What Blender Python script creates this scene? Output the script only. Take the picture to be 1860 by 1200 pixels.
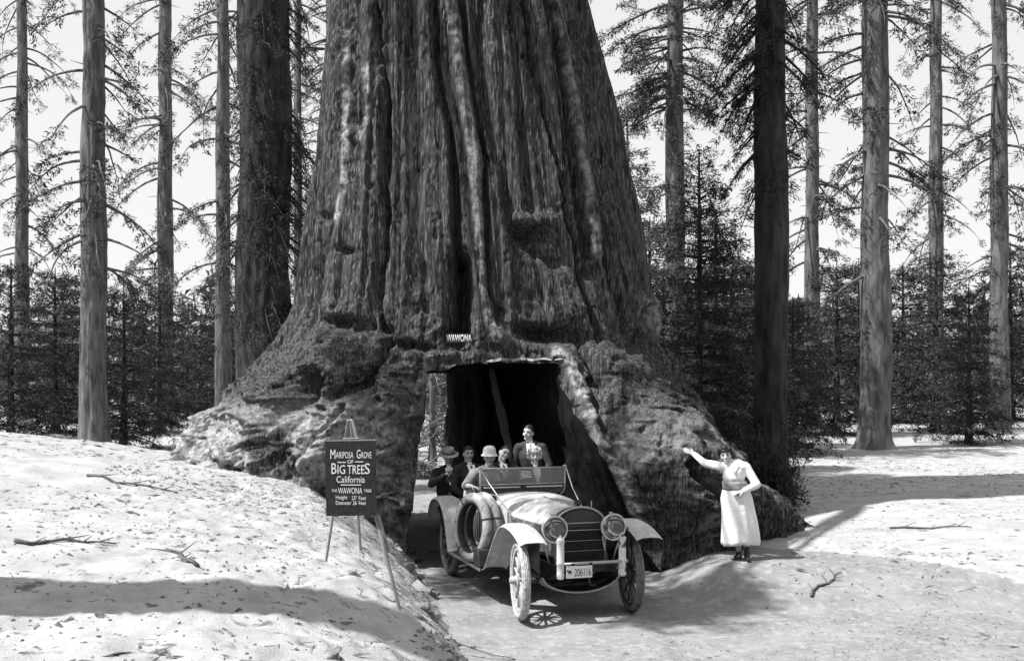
import bpy, bmesh, math, random
import numpy as np
from mathutils import Vector, Matrix
R = math.radians
PI = math.pi
rnd = random.Random(7)
nrs = np.random.RandomState(11)
scene = bpy.context.scene
for o in list(bpy.data.objects):
    bpy.data.objects.remove(o)
C = scene.collection

# ---------------------------------------------------------------- camera
FPX, HOR, CAMH = 1900.0, 711.0, 2.67      # focal length and horizon row measured on an 1860 px wide picture
cd = bpy.data.cameras.new('camera')
cam = bpy.data.objects.new('camera', cd)
C.objects.link(cam)
cam.location = (0, 0, CAMH)
cam.rotation_euler = (R(90), 0, 0)
cd.sensor_width = 36.0
cd.lens = 36.0 * FPX / 1860.0
cd.shift_y = (HOR - 600.0) / 1860.0
cd.clip_start = 0.1
cd.clip_end = 2000
scene.camera = cam

# ---------------------------------------------------------------- sky, sun, exposure
SUN_TO = Vector((-0.94, -0.33, 0)).normalized()
SUN_EL = R(56)
w = bpy.data.worlds.new('World')
scene.world = w
w.use_nodes = True
nt = w.node_tree
nt.nodes.clear()
sky = nt.nodes.new('ShaderNodeTexSky')
sky.sky_type = 'NISHITA'
sky.sun_disc = False
sky.sun_elevation = SUN_EL
sky.sun_rotation = math.atan2(SUN_TO.x, SUN_TO.y)
sky.dust_density = 2.0
bw = nt.nodes.new('ShaderNodeRGBToBW')
bg = nt.nodes.new('ShaderNodeBackground')
bg.inputs['Strength'].default_value = 0.09
wo = nt.nodes.new('ShaderNodeOutputWorld')
nt.links.new(sky.outputs[0], bw.inputs[0])
# thin bright haze over the whole sky: the blue-sensitive plate saw it nearly white
hz = nt.nodes.new('ShaderNodeMix'); hz.data_type = 'FLOAT'
hz.inputs['Factor'].default_value = 0.62
hz.inputs['B'].default_value = 8.2
nt.links.new(bw.outputs[0], hz.inputs['A'])
nt.links.new(hz.outputs['Result'], bg.inputs[0])
nt.links.new(bg.outputs[0], wo.inputs[0])
sl = bpy.data.lights.new('sun', 'SUN')
sl.energy = 5.0
sl.angle = R(0.5)
sun = bpy.data.objects.new('sun', sl)
C.objects.link(sun)
sd = Vector((SUN_TO.x * math.cos(SUN_EL), SUN_TO.y * math.cos(SUN_EL), math.sin(SUN_EL)))
sun.rotation_euler = sd.to_track_quat('Z', 'Y').to_euler()
sun.location = (-20, -5, 30)
scene.view_settings.view_transform = 'Standard'
scene.view_settings.look = 'None'
scene.view_settings.gamma = 1
scene.view_settings.use_curve_mapping = False
scene.view_settings.exposure = 0.7

# ---------------------------------------------------------------- helpers
def px(x, y, Y):
    """world point seen at picture point (x, y) at distance Y"""
    return Vector(((x - 930.0) * Y / FPX, Y, CAMH - (y - HOR) * Y / FPX))

def tag(o, label=None, cat=None, group=None, kind=None):
    if label: o['label'] = label
    if cat: o['category'] = cat
    if group: o['group'] = group
    if kind: o['kind'] = kind
    return o

def empty(name, loc=(0, 0, 0), rz=0.0, label=None, cat=None, group=None):
    o = bpy.data.objects.new(name, None)
    o.empty_display_size = 0.2
    C.objects.link(o)
    o.location = loc
    o.rotation_euler = (0, 0, rz)
    return tag(o, label, cat, group)

def link(name, me, parent=None):
    o = bpy.data.objects.new(name, me)
    C.objects.link(o)
    if parent is not None: o.parent = parent
    return o

def np_mesh(name, V, F, mat, smooth=False):
    """V (n,3) array, F (m,k) int array"""
    V = np.asarray(V, dtype=np.float32); F = np.asarray(F, dtype=np.int32)
    me = bpy.data.meshes.new(name)
    me.vertices.add(len(V)); me.vertices.foreach_set('co', V.ravel())
    k = F.shape[1]
    me.loops.add(F.size); me.loops.foreach_set('vertex_index', F.ravel())
    me.polygons.add(len(F))
    me.polygons.foreach_set('loop_start', np.arange(0, F.size, k, dtype=np.int32))
    me.polygons.foreach_set('loop_total', np.full(len(F), k, dtype=np.int32))
    me.update(calc_edges=True)
    me.validate()
    if smooth: me.polygons.foreach_set('use_smooth', np.ones(len(me.polygons), dtype=bool))
    if mat: me.materials.append(mat)
    return me

class MB:
    """collects simple shapes into one mesh"""
    def __init__(s): s.v = []; s.f = []
    def add(s, vs, fs):
        b = len(s.v); s.v += [tuple(v) for v in vs]; s.f += [tuple(i + b for i in f) for f in fs]; return s
    def box(s, c, d, rot=None):
        hx, hy, hz = d[0] / 2, d[1] / 2, d[2] / 2
        vs = [Vector((a * hx, b * hy, e * hz)) for a in (-1, 1) for b in (-1, 1) for e in (-1, 1)]
        if rot is not None: vs = [rot @ v for v in vs]
        vs = [v + Vector(c) for v in vs]
        return s.add(vs, [(0, 1, 3, 2), (4, 6, 7, 5), (0, 4, 5, 1), (2, 3, 7, 6), (0, 2, 6, 4), (1, 5, 7, 3)])
    def tube(s, pts, r, n=8, cap=True):
        """tube through points; r a number or a list"""
        pts = [Vector(p) for p in pts]
        rr = r if isinstance(r, (list, tuple)) else [r] * len(pts)
        t0 = (pts[1] - pts[0]).normalized()
        up = Vector((0, 0, 1)) if abs(t0.z) < 0.9 else Vector((1, 0, 0))
        a = t0.cross(up).normalized(); vs = []; fs = []
        for i, p in enumerate(pts):
            t = (pts[min(i + 1, len(pts) - 1)] - pts[max(i - 1, 0)]).normalized()
            a = (a - t * a.dot(t)).normalized(); b = t.cross(a)
            for k in range(n):
                an = 2 * PI * k / n
                vs.append(p + (a * math.cos(an) + b * math.sin(an)) * rr[i])
        for i in range(len(pts) - 1):
            for k in range(n):
                fs.append((i * n + k, i * n + (k + 1) % n, (i + 1) * n + (k + 1) % n, (i + 1) * n + k))
        if cap:
            fs.append(tuple(reversed(range(n)))); fs.append(tuple(range((len(pts) - 1) * n, len(pts) * n)))
        return s.add(vs, fs)
    def lathe(s, prof, origin=(0, 0, 0), axis='z', n=24, rot=None, closed=False):
        """prof: list of (r, h)"""
        vs = []; fs = []
        for r_, h in prof:
            for k in range(n):
                a = 2 * PI * k / n
                p = Vector((r_ * math.cos(a), r_ * math.sin(a), h))
                if axis == 'x': p = Vector((p.z, p.x, p.y))
                elif axis == 'y': p = Vector((p.x, p.z, -p.y))
                if rot is not None: p = rot @ p
                vs.append(p + Vector(origin))
        m = len(prof)
        for i in range(m if closed else m - 1):
            j = (i + 1) % m
            for k in range(n):
                fs.append((i * n + k, i * n + (k + 1) % n, j * n + (k + 1) % n, j * n + k))
        return s.add(vs, fs)
    def loft(s, rings, cap=True, closed=True):
        n = len(rings[0]); vs = [v for r_ in rings for v in r_]; fs = []
        for i in range(len(rings) - 1):
            for k in range(n if closed else n - 1):
                fs.append((i * n + k, i * n + (k + 1) % n, (i + 1) * n + (k + 1) % n, (i + 1) * n + k))
        if cap and closed:
            fs.append(tuple(reversed(range(n)))); fs.append(tuple(range((len(rings) - 1) * n, len(rings) * n)))
        return s.add(vs, fs)
    def ell(s, c, r, rot=None, nu=14, nv=9, fn=None):
        vs = []; fs = []
        for j in range(nv + 1):
            ph = PI * j / nv
            for i in range(nu):
                th = 2 * PI * i / nu
                d = Vector((math.sin(ph) * math.cos(th), math.sin(ph) * math.sin(th), math.cos(ph)))
                q = Vector((d.x * r[0], d.y * r[1], d.z * r[2]))
                if fn: q = fn(q)
                if rot is not None: q = rot @ q
                vs.append(q + Vector(c))
        for j in range(nv):
            for i in range(nu):
                fs.append((j * nu + i, (j + 1) * nu + i, (j + 1) * nu + (i + 1) % nu, j * nu + (i + 1) % nu))
        return s.add(vs, fs)
    def cap(s, a, ra, b, rb, n=12):
        """tapered capsule"""
        a = Vector(a); b = Vector(b); t = (b - a).normalized()
        pts = []; rs = []
        for k in range(5):
            an = PI / 2 * (1 - k / 4.0)
            pts.append(a - t * ra * math.sin(an)); rs.append(max(ra * math.cos(an), 0.0004))
        for k in range(5):
            an = PI / 2 * (k / 4.0)
            pts.append(b + t * rb * math.sin(an)); rs.append(max(rb * math.cos(an), 0.0004))
        return s.tube(pts, rs, n)
    def mesh(s, name, mat, smooth=False, weld=False):
        me = bpy.data.meshes.new(name)
        me.from_pydata([tuple(v) for v in s.v], [], s.f)
        bm = bmesh.new(); bm.from_mesh(me)
        if weld: bmesh.ops.remove_doubles(bm, verts=bm.verts, dist=0.0008)
        bmesh.ops.recalc_face_normals(bm, faces=bm.faces)
        bm.to_mesh(me); bm.free()
        if smooth:
            me.polygons.foreach_set('use_smooth', [True] * len(me.polygons))
            if smooth == 'auto':
                me.set_sharp_from_angle(angle=R(38))
        me.materials.append(mat)
        return me
    def build(s, name, mat, parent=None, smooth=False, bevel=0, weld=False, sub=0, solid=0):
        o = link(name, s.mesh(name, mat, smooth, weld), parent)
        if solid:
            m = o.modifiers.new('s', 'SOLIDIFY'); m.thickness = solid; m.offset = 0
        if bevel:
            m = o.modifiers.new('b', 'BEVEL'); m.width = bevel; m.segments = 2; m.limit_method = 'ANGLE'
        if sub:
            m = o.modifiers.new('u', 'SUBSURF'); m.levels = sub; m.render_levels = sub
        return o

def copy_tree(o, parent=None):
    c = o.copy(); C.objects.link(c)
    if parent is not None: c.parent = parent
    for ch in list(o.children): copy_tree(ch, c)
    return c

# noise -----------------------------------------------------------------
def vnoise(p, seed=0):
    """value noise in [-1,1]; p (n,3)"""
    i = np.floor(p).astype(np.int64); f = (p - i).astype(np.float32)
    f = f * f * f * (f * (f * 6 - 15) + 10)
    out = np.zeros(len(p), dtype=np.float32)
    for dx in (0, 1):
        for dy in (0, 1):
            for dz in (0, 1):
                h = (i[:, 0] + dx) * 374761393 + (i[:, 1] + dy) * 668265263 + (i[:, 2] + dz) * 2147483647 + seed * 974711
                h = (h ^ (h >> 13)) * 1274126177
                h = (h ^ (h >> 16)) & 0xffff
                wgt = (f[:, 0] if dx else 1 - f[:, 0]) * (f[:, 1] if dy else 1 - f[:, 1]) * (f[:, 2] if dz else 1 - f[:, 2])
                out += wgt * (h / 32767.5 - 1.0).astype(np.float32)
    return out
def fbm(p, oct=4, seed=0, gain=0.5):
    s = 0; a = 1.0; t = 0
    for k in range(oct):
        s = s + a * vnoise(p * (2.03 ** k) + k * 17.3, seed + k); t += a; a *= gain
    return s / t
def ridged(p, oct=3, seed=0, gain=0.5):
    s = 0; a = 1.0; t = 0
    for k in range(oct):
        s = s + a * (1 - 2 * np.abs(vnoise(p * (2.03 ** k) + k * 9.1, seed + k))); t += a; a *= gain
    return s / t
def sstep(a, b, x):
    t = np.clip((x - a) / (b - a), 0, 1); return t * t * (3 - 2 * t)

# materials (the place is seen in black and white, so every colour is a grey)
def g(v): return (v, v, v, 1)
def mat(name, a, b=None, scale=4.0, rough=0.85, bump=0.0, bscale=None, metal=0.0, detail=6, stretch=(1, 1, 1), spec=0.3, lo=0.35, hi=0.65,
        layer=None, coat=0.0):
    """grey a..b mixed by noise; optional layer = (grey, scale, lo, hi, detail)"""
    m = bpy.data.materials.new(name); m.use_nodes = True
    n = m.node_tree; bs = n.nodes['Principled BSDF']
    bs.inputs['Roughness'].default_value = rough
    bs.inputs['Metallic'].default_value = metal
    bs.inputs['Specular IOR Level'].default_value = spec
    bs.inputs['Coat Weight'].default_value = coat
    if b is None and not bump:
        bs.inputs['Base Color'].default_value = g(a); return m
    tc = n.nodes.new('ShaderNodeTexCoord'); mp = n.nodes.new('ShaderNodeMapping')
    mp.inputs['Scale'].default_value = stretch
    n.links.new(tc.outputs['Object'], mp.inputs[0])
    nz = n.nodes.new('ShaderNodeTexNoise'); nz.inputs['Scale'].default_value = scale; nz.inputs['Detail'].default_value = detail
    nz.inputs['Roughness'].default_value = 0.62
    n.links.new(mp.outputs[0], nz.inputs['Vector'])
    cr = n.nodes.new('ShaderNodeValToRGB')
    cr.color_ramp.elements[0].position = lo; cr.color_ramp.elements[0].color = g(a)
    cr.color_ramp.elements[1].position = hi; cr.color_ramp.elements[1].color = g(b if b is not None else a)
    n.links.new(nz.outputs['Fac'], cr.inputs[0])
    col = cr.outputs[0]
    if layer:
        n2 = n.nodes.new('ShaderNodeTexNoise'); n2.inputs['Scale'].default_value = layer[1]
        n2.inputs['Detail'].default_value = layer[4] if len(layer) > 4 else 4
        n.links.new(mp.outputs[0], n2.inputs['Vector'])
        c2 = n.nodes.new('ShaderNodeValToRGB')
        c2.color_ramp.elements[0].position = layer[2]; c2.color_ramp.elements[0].color = g(0)
        c2.color_ramp.elements[1].position = layer[3]; c2.color_ramp.elements[1].color = g(1)
        n.links.new(n2.outputs['Fac'], c2.inputs[0])
        mx = n.nodes.new('ShaderNodeMix'); mx.data_type = 'RGBA'
        n.links.new(c2.outputs[0], mx.inputs['Factor'])
        n.links.new(col, mx.inputs['A']); mx.inputs['B'].default_value = g(layer[0])
        col = mx.outputs['Result']
    n.links.new(col, bs.inputs['Base Color'])
    if bump:
        nb = n.nodes.new('ShaderNodeTexNoise'); nb.inputs['Scale'].default_value = bscale or scale * 4; nb.inputs['Detail'].default_value = 5
        n.links.new(mp.outputs[0], nb.inputs['Vector'])
        bp = n.nodes.new('ShaderNodeBump'); bp.inputs['Strength'].default_value = 0.9; bp.inputs['Distance'].default_value = bump
        n.links.new(nb.outputs['Fac'], bp.inputs['Height']); n.links.new(bp.outputs[0], bs.inputs['Normal'])
    return m
M = {}
M['bark'] = mat('sequoia_bark', 0.011, 0.068, 12, 0.95, 0.03, 70, stretch=(1, 1, 0.13), layer=(0.15, 34.0, 0.50, 0.68, 6), spec=0.1)
def add_worn_sunlit(m, grey0, grey1):
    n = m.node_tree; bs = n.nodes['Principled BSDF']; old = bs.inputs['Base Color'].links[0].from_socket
    a = n.nodes.new('ShaderNodeAttribute'); a.attribute_name = 'worn_sunlit'
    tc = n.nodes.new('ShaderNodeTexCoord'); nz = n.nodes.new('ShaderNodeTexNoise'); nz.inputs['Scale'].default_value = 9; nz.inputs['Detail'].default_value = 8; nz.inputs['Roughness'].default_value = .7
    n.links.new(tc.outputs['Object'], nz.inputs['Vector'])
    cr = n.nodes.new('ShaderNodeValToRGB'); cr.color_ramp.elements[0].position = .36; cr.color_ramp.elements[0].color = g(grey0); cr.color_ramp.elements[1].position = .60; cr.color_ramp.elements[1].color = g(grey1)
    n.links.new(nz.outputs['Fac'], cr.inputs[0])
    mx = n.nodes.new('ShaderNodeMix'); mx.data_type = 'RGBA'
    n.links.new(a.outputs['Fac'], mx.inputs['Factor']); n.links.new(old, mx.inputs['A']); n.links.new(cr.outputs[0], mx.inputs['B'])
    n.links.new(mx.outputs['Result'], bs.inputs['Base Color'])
add_worn_sunlit(M['bark'], .05, .46)  # pale tone: worn wood and painted sunlight on roots and ridges
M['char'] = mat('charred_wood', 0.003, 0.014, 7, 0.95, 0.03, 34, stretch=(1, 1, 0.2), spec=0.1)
M['wood'] = mat('painted_sunlit_wood', 0.28, 0.5, 8, 0.85, 0.01, 30, stretch=(1, 1, 0.15))  # pale colour carries the sunlight caught by the tunnel rib
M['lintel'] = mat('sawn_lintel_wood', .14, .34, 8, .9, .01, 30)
M['dirt'] = mat('road_dirt', 0.19, 0.26, 1.6, 0.97, 0.012, 40, layer=(0.30, 9, 0.5, 0.7), spec=0.05)
M['bank'] = mat('bank_earth', 0.29, 0.40, 2.5, 0.97, 0.010, 40, layer=(0.13, 5, 0.60, 0.70, 12), spec=0.05)
M['litter'] = mat('needle_litter', 0.05, 0.16, 12, 0.95)
M['twiglit'] = mat('twig_litter', 0.10, 0.30, 12, 0.95)
M['rock'] = mat('rock', 0.12, 0.30, 4, 0.9, 0.02, 14)
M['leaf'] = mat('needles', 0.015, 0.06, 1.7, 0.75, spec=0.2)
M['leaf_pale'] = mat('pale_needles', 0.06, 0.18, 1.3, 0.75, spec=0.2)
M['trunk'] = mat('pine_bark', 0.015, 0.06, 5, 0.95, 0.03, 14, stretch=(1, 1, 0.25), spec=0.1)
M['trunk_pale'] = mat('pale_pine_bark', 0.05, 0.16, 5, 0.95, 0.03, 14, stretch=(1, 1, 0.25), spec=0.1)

# ================================================================ the ground
def road_left(Y):
    return np.interp(Y, [4, 8, 9.5, 10.6, 12.1, 14, 16, 17.5, 23, 30, 60], [.9, -.05, -.2, -.45, -.85, -1.08, -1.42, -1.75, -3.6, -6, -14])
def ground_h(X, Y):
    X = np.asarray(X, dtype=float); Y = np.asarray(Y, dtype=float)
    P = np.stack([X, Y, np.zeros_like(X)], -1).reshape(-1, 3)
    sh = X.shape
    n1 = fbm(P * 0.8, 3, 5).reshape(sh); n2 = fbm(P * 4.0, 3, 9).reshape(sh)
    e = road_left(Y) + n1 * 0.16 + n2 * .05
    d = np.clip(e - X, 0, None)
    fade = 1 - sstep(18, 24, Y)
    bank = (1.05 * (1 - np.exp(-(d / 0.75) ** 1.25)) + 0.10 * np.clip(d - 1, 0, 6)) * (0.85 + 0.06 * np.clip(Y - 9, -1, 6))
    bank = bank * fade + (1 - fade) * 0.25 * sstep(0, 4, d)
    right = 0.36 * sstep(1.9, 3.0, X) * sstep(12.4, 14.3, Y) + 0.25 * sstep(3, 8, X) * sstep(12, 18, Y)
    h = bank + right + 0.03 * np.clip(Y - 27, 0, 60)
    rough = sstep(0.0, 0.3, d)
    h = h + n1 * 0.05 + n2 * (0.010 + 0.035 * rough)
    ruts = 0.03 * np.exp(-((X - 0.25 - 0.1 * (12 - Y)) / 0.18) ** 2) + 0.03 * np.exp(-((X - 1.7 - 0.1 * (12 - Y)) / 0.18) ** 2)
    return h - ruts * (Y < 14)
def gh1(x, y): return float(ground_h(np.array([x]), np.array([y]))[0])

def axis(parts):
    a = []
    for (lo, hi, st) in parts: a.append(np.arange(lo, hi, st))
    return np.concatenate(a)
gx = axis([(-90, -20, 5), (-20, -8, .6), (-8, -4, .12), (-4, 5, .035), (5, 9, .12), (9, 20, .6), (20, 95, 5)])
gy = axis([(-25, 0, 5), (0, 5, .5), (5, 7.5, .08), (7.5, 16.5, .035), (16.5, 28, .12), (28, 60, 1.0), (60, 260, 10)])
GX, GY = np.meshgrid(gx, gy)
GZ = ground_h(GX, GY)
P3 = np.stack([GX, GY, GZ * 0], -1).reshape(-1, 3)
micro = (ridged(P3 * 9, 2, 41) * .5).reshape(GX.shape)
edge = road_left(GY)
onbank = sstep(0.02, 0.25, edge - GX)
GZ = GZ + (micro * 0.008 + fbm(P3 * 22, 2, 51).reshape(GX.shape) * .008) * onbank + fbm(P3 * 14, 2, 77).reshape(GX.shape) * 0.006
GV = np.stack([GX, GY, GZ], -1).reshape(-1, 3)
ny, nx = GX.shape
I = np.arange(ny * nx).reshape(ny, nx)
Fq = np.stack([I[:-1, :-1], I[:-1, 1:], I[1:, 1:], I[1:, :-1]], -1).reshape(-1, 4)
cx_ = GX[:-1, :-1].ravel(); cy_ = GY[:-1, :-1].ravel()
isroad = (cx_ > road_left(cy_) - 0.02) & (cx_ < np.interp(cy_, [0, 13, 17, 23, 40], [9, 7, 1.6, -.2, -4]) + (cy_ < 13) * 3) & (cy_ < 45)
def sub_mesh(name, F, m):
    u, inv = np.unique(F, return_inverse=True)
    return np_mesh(name, GV[u], inv.reshape(F.shape), m, True)
tag(link('ground', sub_mesh('ground', Fq[~isroad], M['bank'])), kind='structure')
tag(link('dirt_road', sub_mesh('dirt_road', Fq[isroad], M['dirt'])), kind='structure')

# ================================================================ the giant sequoia with its tunnel
TCX, TCY = -0.8, 19.4
ZR = np.array([-0.6, 0, .75, 1.5, 2.2, 3.0, 3.6, 4.2, 5.0, 7.0, 10.0, 24.0])
TH = np.radians(np.array([-180., -150, -130, -110, -90, -70, -50, -30, 0, 50, 90, 130]))
RT = np.array([
 # 180   -150  -130  -110  -90   -70   -50   -30   0     50    90   130
 [5.9,  6.0,  5.7,  4.5,  3.5,  4.6,  5.5,  6.4,  5.7,  4.8,  4.4, 5.0],
 [5.8,  5.9,  5.4,  4.2,  3.4,  4.3, 5.4,  6.15,  5.5,  4.6,  4.2, 4.8],
 [5.6,  5.7,  5.2,  4.05, 3.3,  4.1, 5.45,  5.85,  5.0,  4.4,  4.0, 4.6],
 [5.3,  5.4,  4.9,  3.95, 3.25, 3.9, 5.8,  5.15, 4.40, 4.1,  3.8, 4.4],
 [4.45, 4.6,  4.5,  3.8,  3.2,  3.7,  5.25, 4.4,  3.95, 3.8,  3.6, 4.1],
 [3.7,  3.75,  3.85,  3.5,  3.15, 3.4, 4.0,  3.7,  3.55, 3.5,  3.4, 3.7],
 [3.2,  3.3,  3.35, 3.25, 3.1,  3.25, 3.4,  3.4,  3.38, 3.3,  3.2, 3.3],
 [2.95, 3.05, 3.1,  3.1,  3.05, 3.15, 3.3,  3.42, 3.5,  3.2,  3.1, 3.0],
 [2.87, 2.95, 3.0,  3.0,  3.0,  3.05, 3.15, 3.25, 3.3,  3.1,  3.0, 2.9],
 [2.64, 2.68, 2.75, 2.75, 2.75, 2.76, 2.75,  2.78, 2.76, 2.8,  2.7, 2.7],
 [2.42, 2.44, 2.45, 2.45, 2.42, 2.35, 2.2,  2.05, 1.95,  2.3,  2.4, 2.5],
 [2.1,  2.1,  2.0,  1.9,  1.9,  1.8,  1.7,  1.7,  1.6,  1.7,  1.9, 2.0]])
def base_R(th, z):
    """smooth table lookup, cubic-ish in theta, linear smoothed in z"""
    t = (th + PI) % (2 * PI) - PI
    tt = np.concatenate([TH - 2 * PI, TH, TH + 2 * PI]); cols = np.concatenate([RT, RT, RT], 1)
    k = np.clip(np.searchsorted(tt, t, side='right') - 1, 0, len(tt) - 2)
    u = (t - tt[k]) / (tt[k + 1] - tt[k]); u = u * u * (3 - 2 * u) * .6 + u * .4
    kz = np.clip(np.searchsorted(ZR, z, side='right') - 1, 0, len(ZR) - 2)
    v = np.clip((z - ZR[kz]) / (ZR[kz + 1] - ZR[kz]), 0, 1); v = v * .7 + .3 * v * v * (3 - 2 * v)
    return (cols[kz, k] * (1 - u) * (1 - v) + cols[kz, k + 1] * u * (1 - v) + cols[kz + 1, k] * (1 - u) * v + cols[kz + 1, k + 1] * u * v)
# long cracks of the bark: polyline of picture points -> they are turned into places on the trunk; (points, half width px, depth m)
CRACKS = [
 ([(618, -20), (618, 200), (612, 400), (590, 500)], 5, .16),
 ([(644, -20), (645, 150), (652, 225)], 8, .16),
 ([(692, -20), (694, 120), (702, 200), (705, 240), (699, 330), (697, 450), (690, 600)], 4, .20),
 ([(728, -20), (735, 40), (738, 90)], 10, .06),
 ([(785, -20), (791, 100), (806, 180), (819, 270), (826, 330), (829, 400), (832, 480)], 6, .17),
 ([(832, -20), (850, 100), (870, 220), (885, 300), (888, 420), (890, 520), (905, 590)], 4, .14),
 ([(872, -20), (878, 100), (888, 200), (905, 280), (925, 330), (930, 400), (950, 430), (1015, 480)], 11, .12),
 ([(953, -20), (968, 100), (985, 180), (1003, 260), (1022, 340), (1040, 420), (1057, 500), (1070, 560), (1090, 620)], 4, .16),
 ([(998, -20), (1008, 100), (1030, 190), (1045, 300), (1062, 400), (1072, 500)], 6, .15),
 ([(1026, -20), (1045, 130), (1072, 250), (1095, 380), (1110, 480), (1130, 560), (1150, 640)], 5, .17),
 ([(1048, 40), (1072, 150), (1092, 250), (1118, 380), (1150, 520), (1175, 620)], 5, .12),
 ([(838, 480), (842, 540), (835, 602)], 17, .42),
 ([(1246, 848), (1272, 884), (1318, 935)], 13, .4),
 ([(1085, 690), (1170, 735), (1262, 800)], 7, .22),
 ([(1085, 700), (1092, 760), (1110, 830), (1160, 890)], 9, .2),
 ([(1180, 560), (1165, 620), (1190, 680)], 7, .15),
 ([(505, 762), (548, 730), (575, 690)], 13, .3),
 ([(560, 840), (590, 790), (640, 740)], 7, .22),
 ([(700, 600), (690, 660), (650, 700), (600, 720)], 7, .15),
 ([(1060, 625), (1090, 680), (1120, 700)], 8, .16),
]
RIDGES = [
 ([(628, 60), (628, 200), (624, 330), (612, 400)], 7, .10),
 ([(664, 120), (668, 210), (650, 250)], 7, .08),
 ([(818, -20), (835, 100), (852, 220), (864, 330), (875, 480), (890, 580), (915, 620)], 13, .13),
 ([(1000, -40), (1022, 80), (1042, 180), (1060, 290), (1078, 400), (1085, 462)], 11, .12),
 ([(1014, 640), (1040, 665), (1058, 720), (1084, 785), (1110, 840), (1140, 890), (1165, 950)], 13, .15),
 ([(783, 645), (772, 690), (755, 745)], 12, .12),
 ([(1180, 560), (1190, 590)], 26, .14),
 ([(1125, 720), (1190, 745), (1250, 800), (1290, 850)], 22, .22),
 ([(1150, 850), (1220, 890), (1290, 940)], 34, .24),
 ([(520, 700), (480, 740)], 30, .22),
 ([(660, 740), (600, 800), (575, 840)], 26, .30),
 ([(720, 720), (690, 700)], 36, .16),
]
# hollows and bosses: (x, y, half width, half height, metres in (+) or out (-), tilt degrees)
SPOTS = [
 (632, 590, 38, 15, .34, 5), (975, 424, 32, 15, .30, 10), (968, 398, 40, 14, -.12, 0), (1005, 608, 62, 15, .42, 8), (905, 612, 18, 14, -.14, 0),
 (745, 628, 36, 9, .28, 8), (1082, 468, 10, 5, .14, 0), (954, 100, 6, 6, .12, 0), (1127, 655, 20, 9, .14, 0), (640, 458, 16, 7, .12, 0),
 (598, 395, 14, 10, .12, 0), (548, 702, 22, 30, .35, 30), (668, 690, 34, 22, .16, 0), (760, 500, 26, 26, .06, 0), (760, 560, 30, 14, .05, 0),
 (1170, 778, 15, 8, .16, 10), (1040, 560, 40, 36, -.06, 0), (1120, 620, 30, 30, .08, 0), (1240, 780, 12, 40, -.05, 0), (1210, 985, 60, 16, .2, 0),
 (700, 860, 26, 60, .12, 0), (640, 640, 60, 30, -.12, 0), (1150, 810, 60, 60, -.14, 0), (520, 860, 60, 24, .2, 0),
]
def poly_d(x, y, pts):
    d = np.full(len(x), 1e9, dtype=np.float32)
    for (ax, ay), (bx, by) in zip(pts[:-1], pts[1:]):
        vx, vy = bx - ax, by - ay; t = np.clip(((x - ax) * vx + (y - ay) * vy) / (vx * vx + vy * vy), 0, 1)
        d = np.minimum(d, np.hypot(x - ax - t * vx, y - ay - t * vy))
    return d
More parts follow.
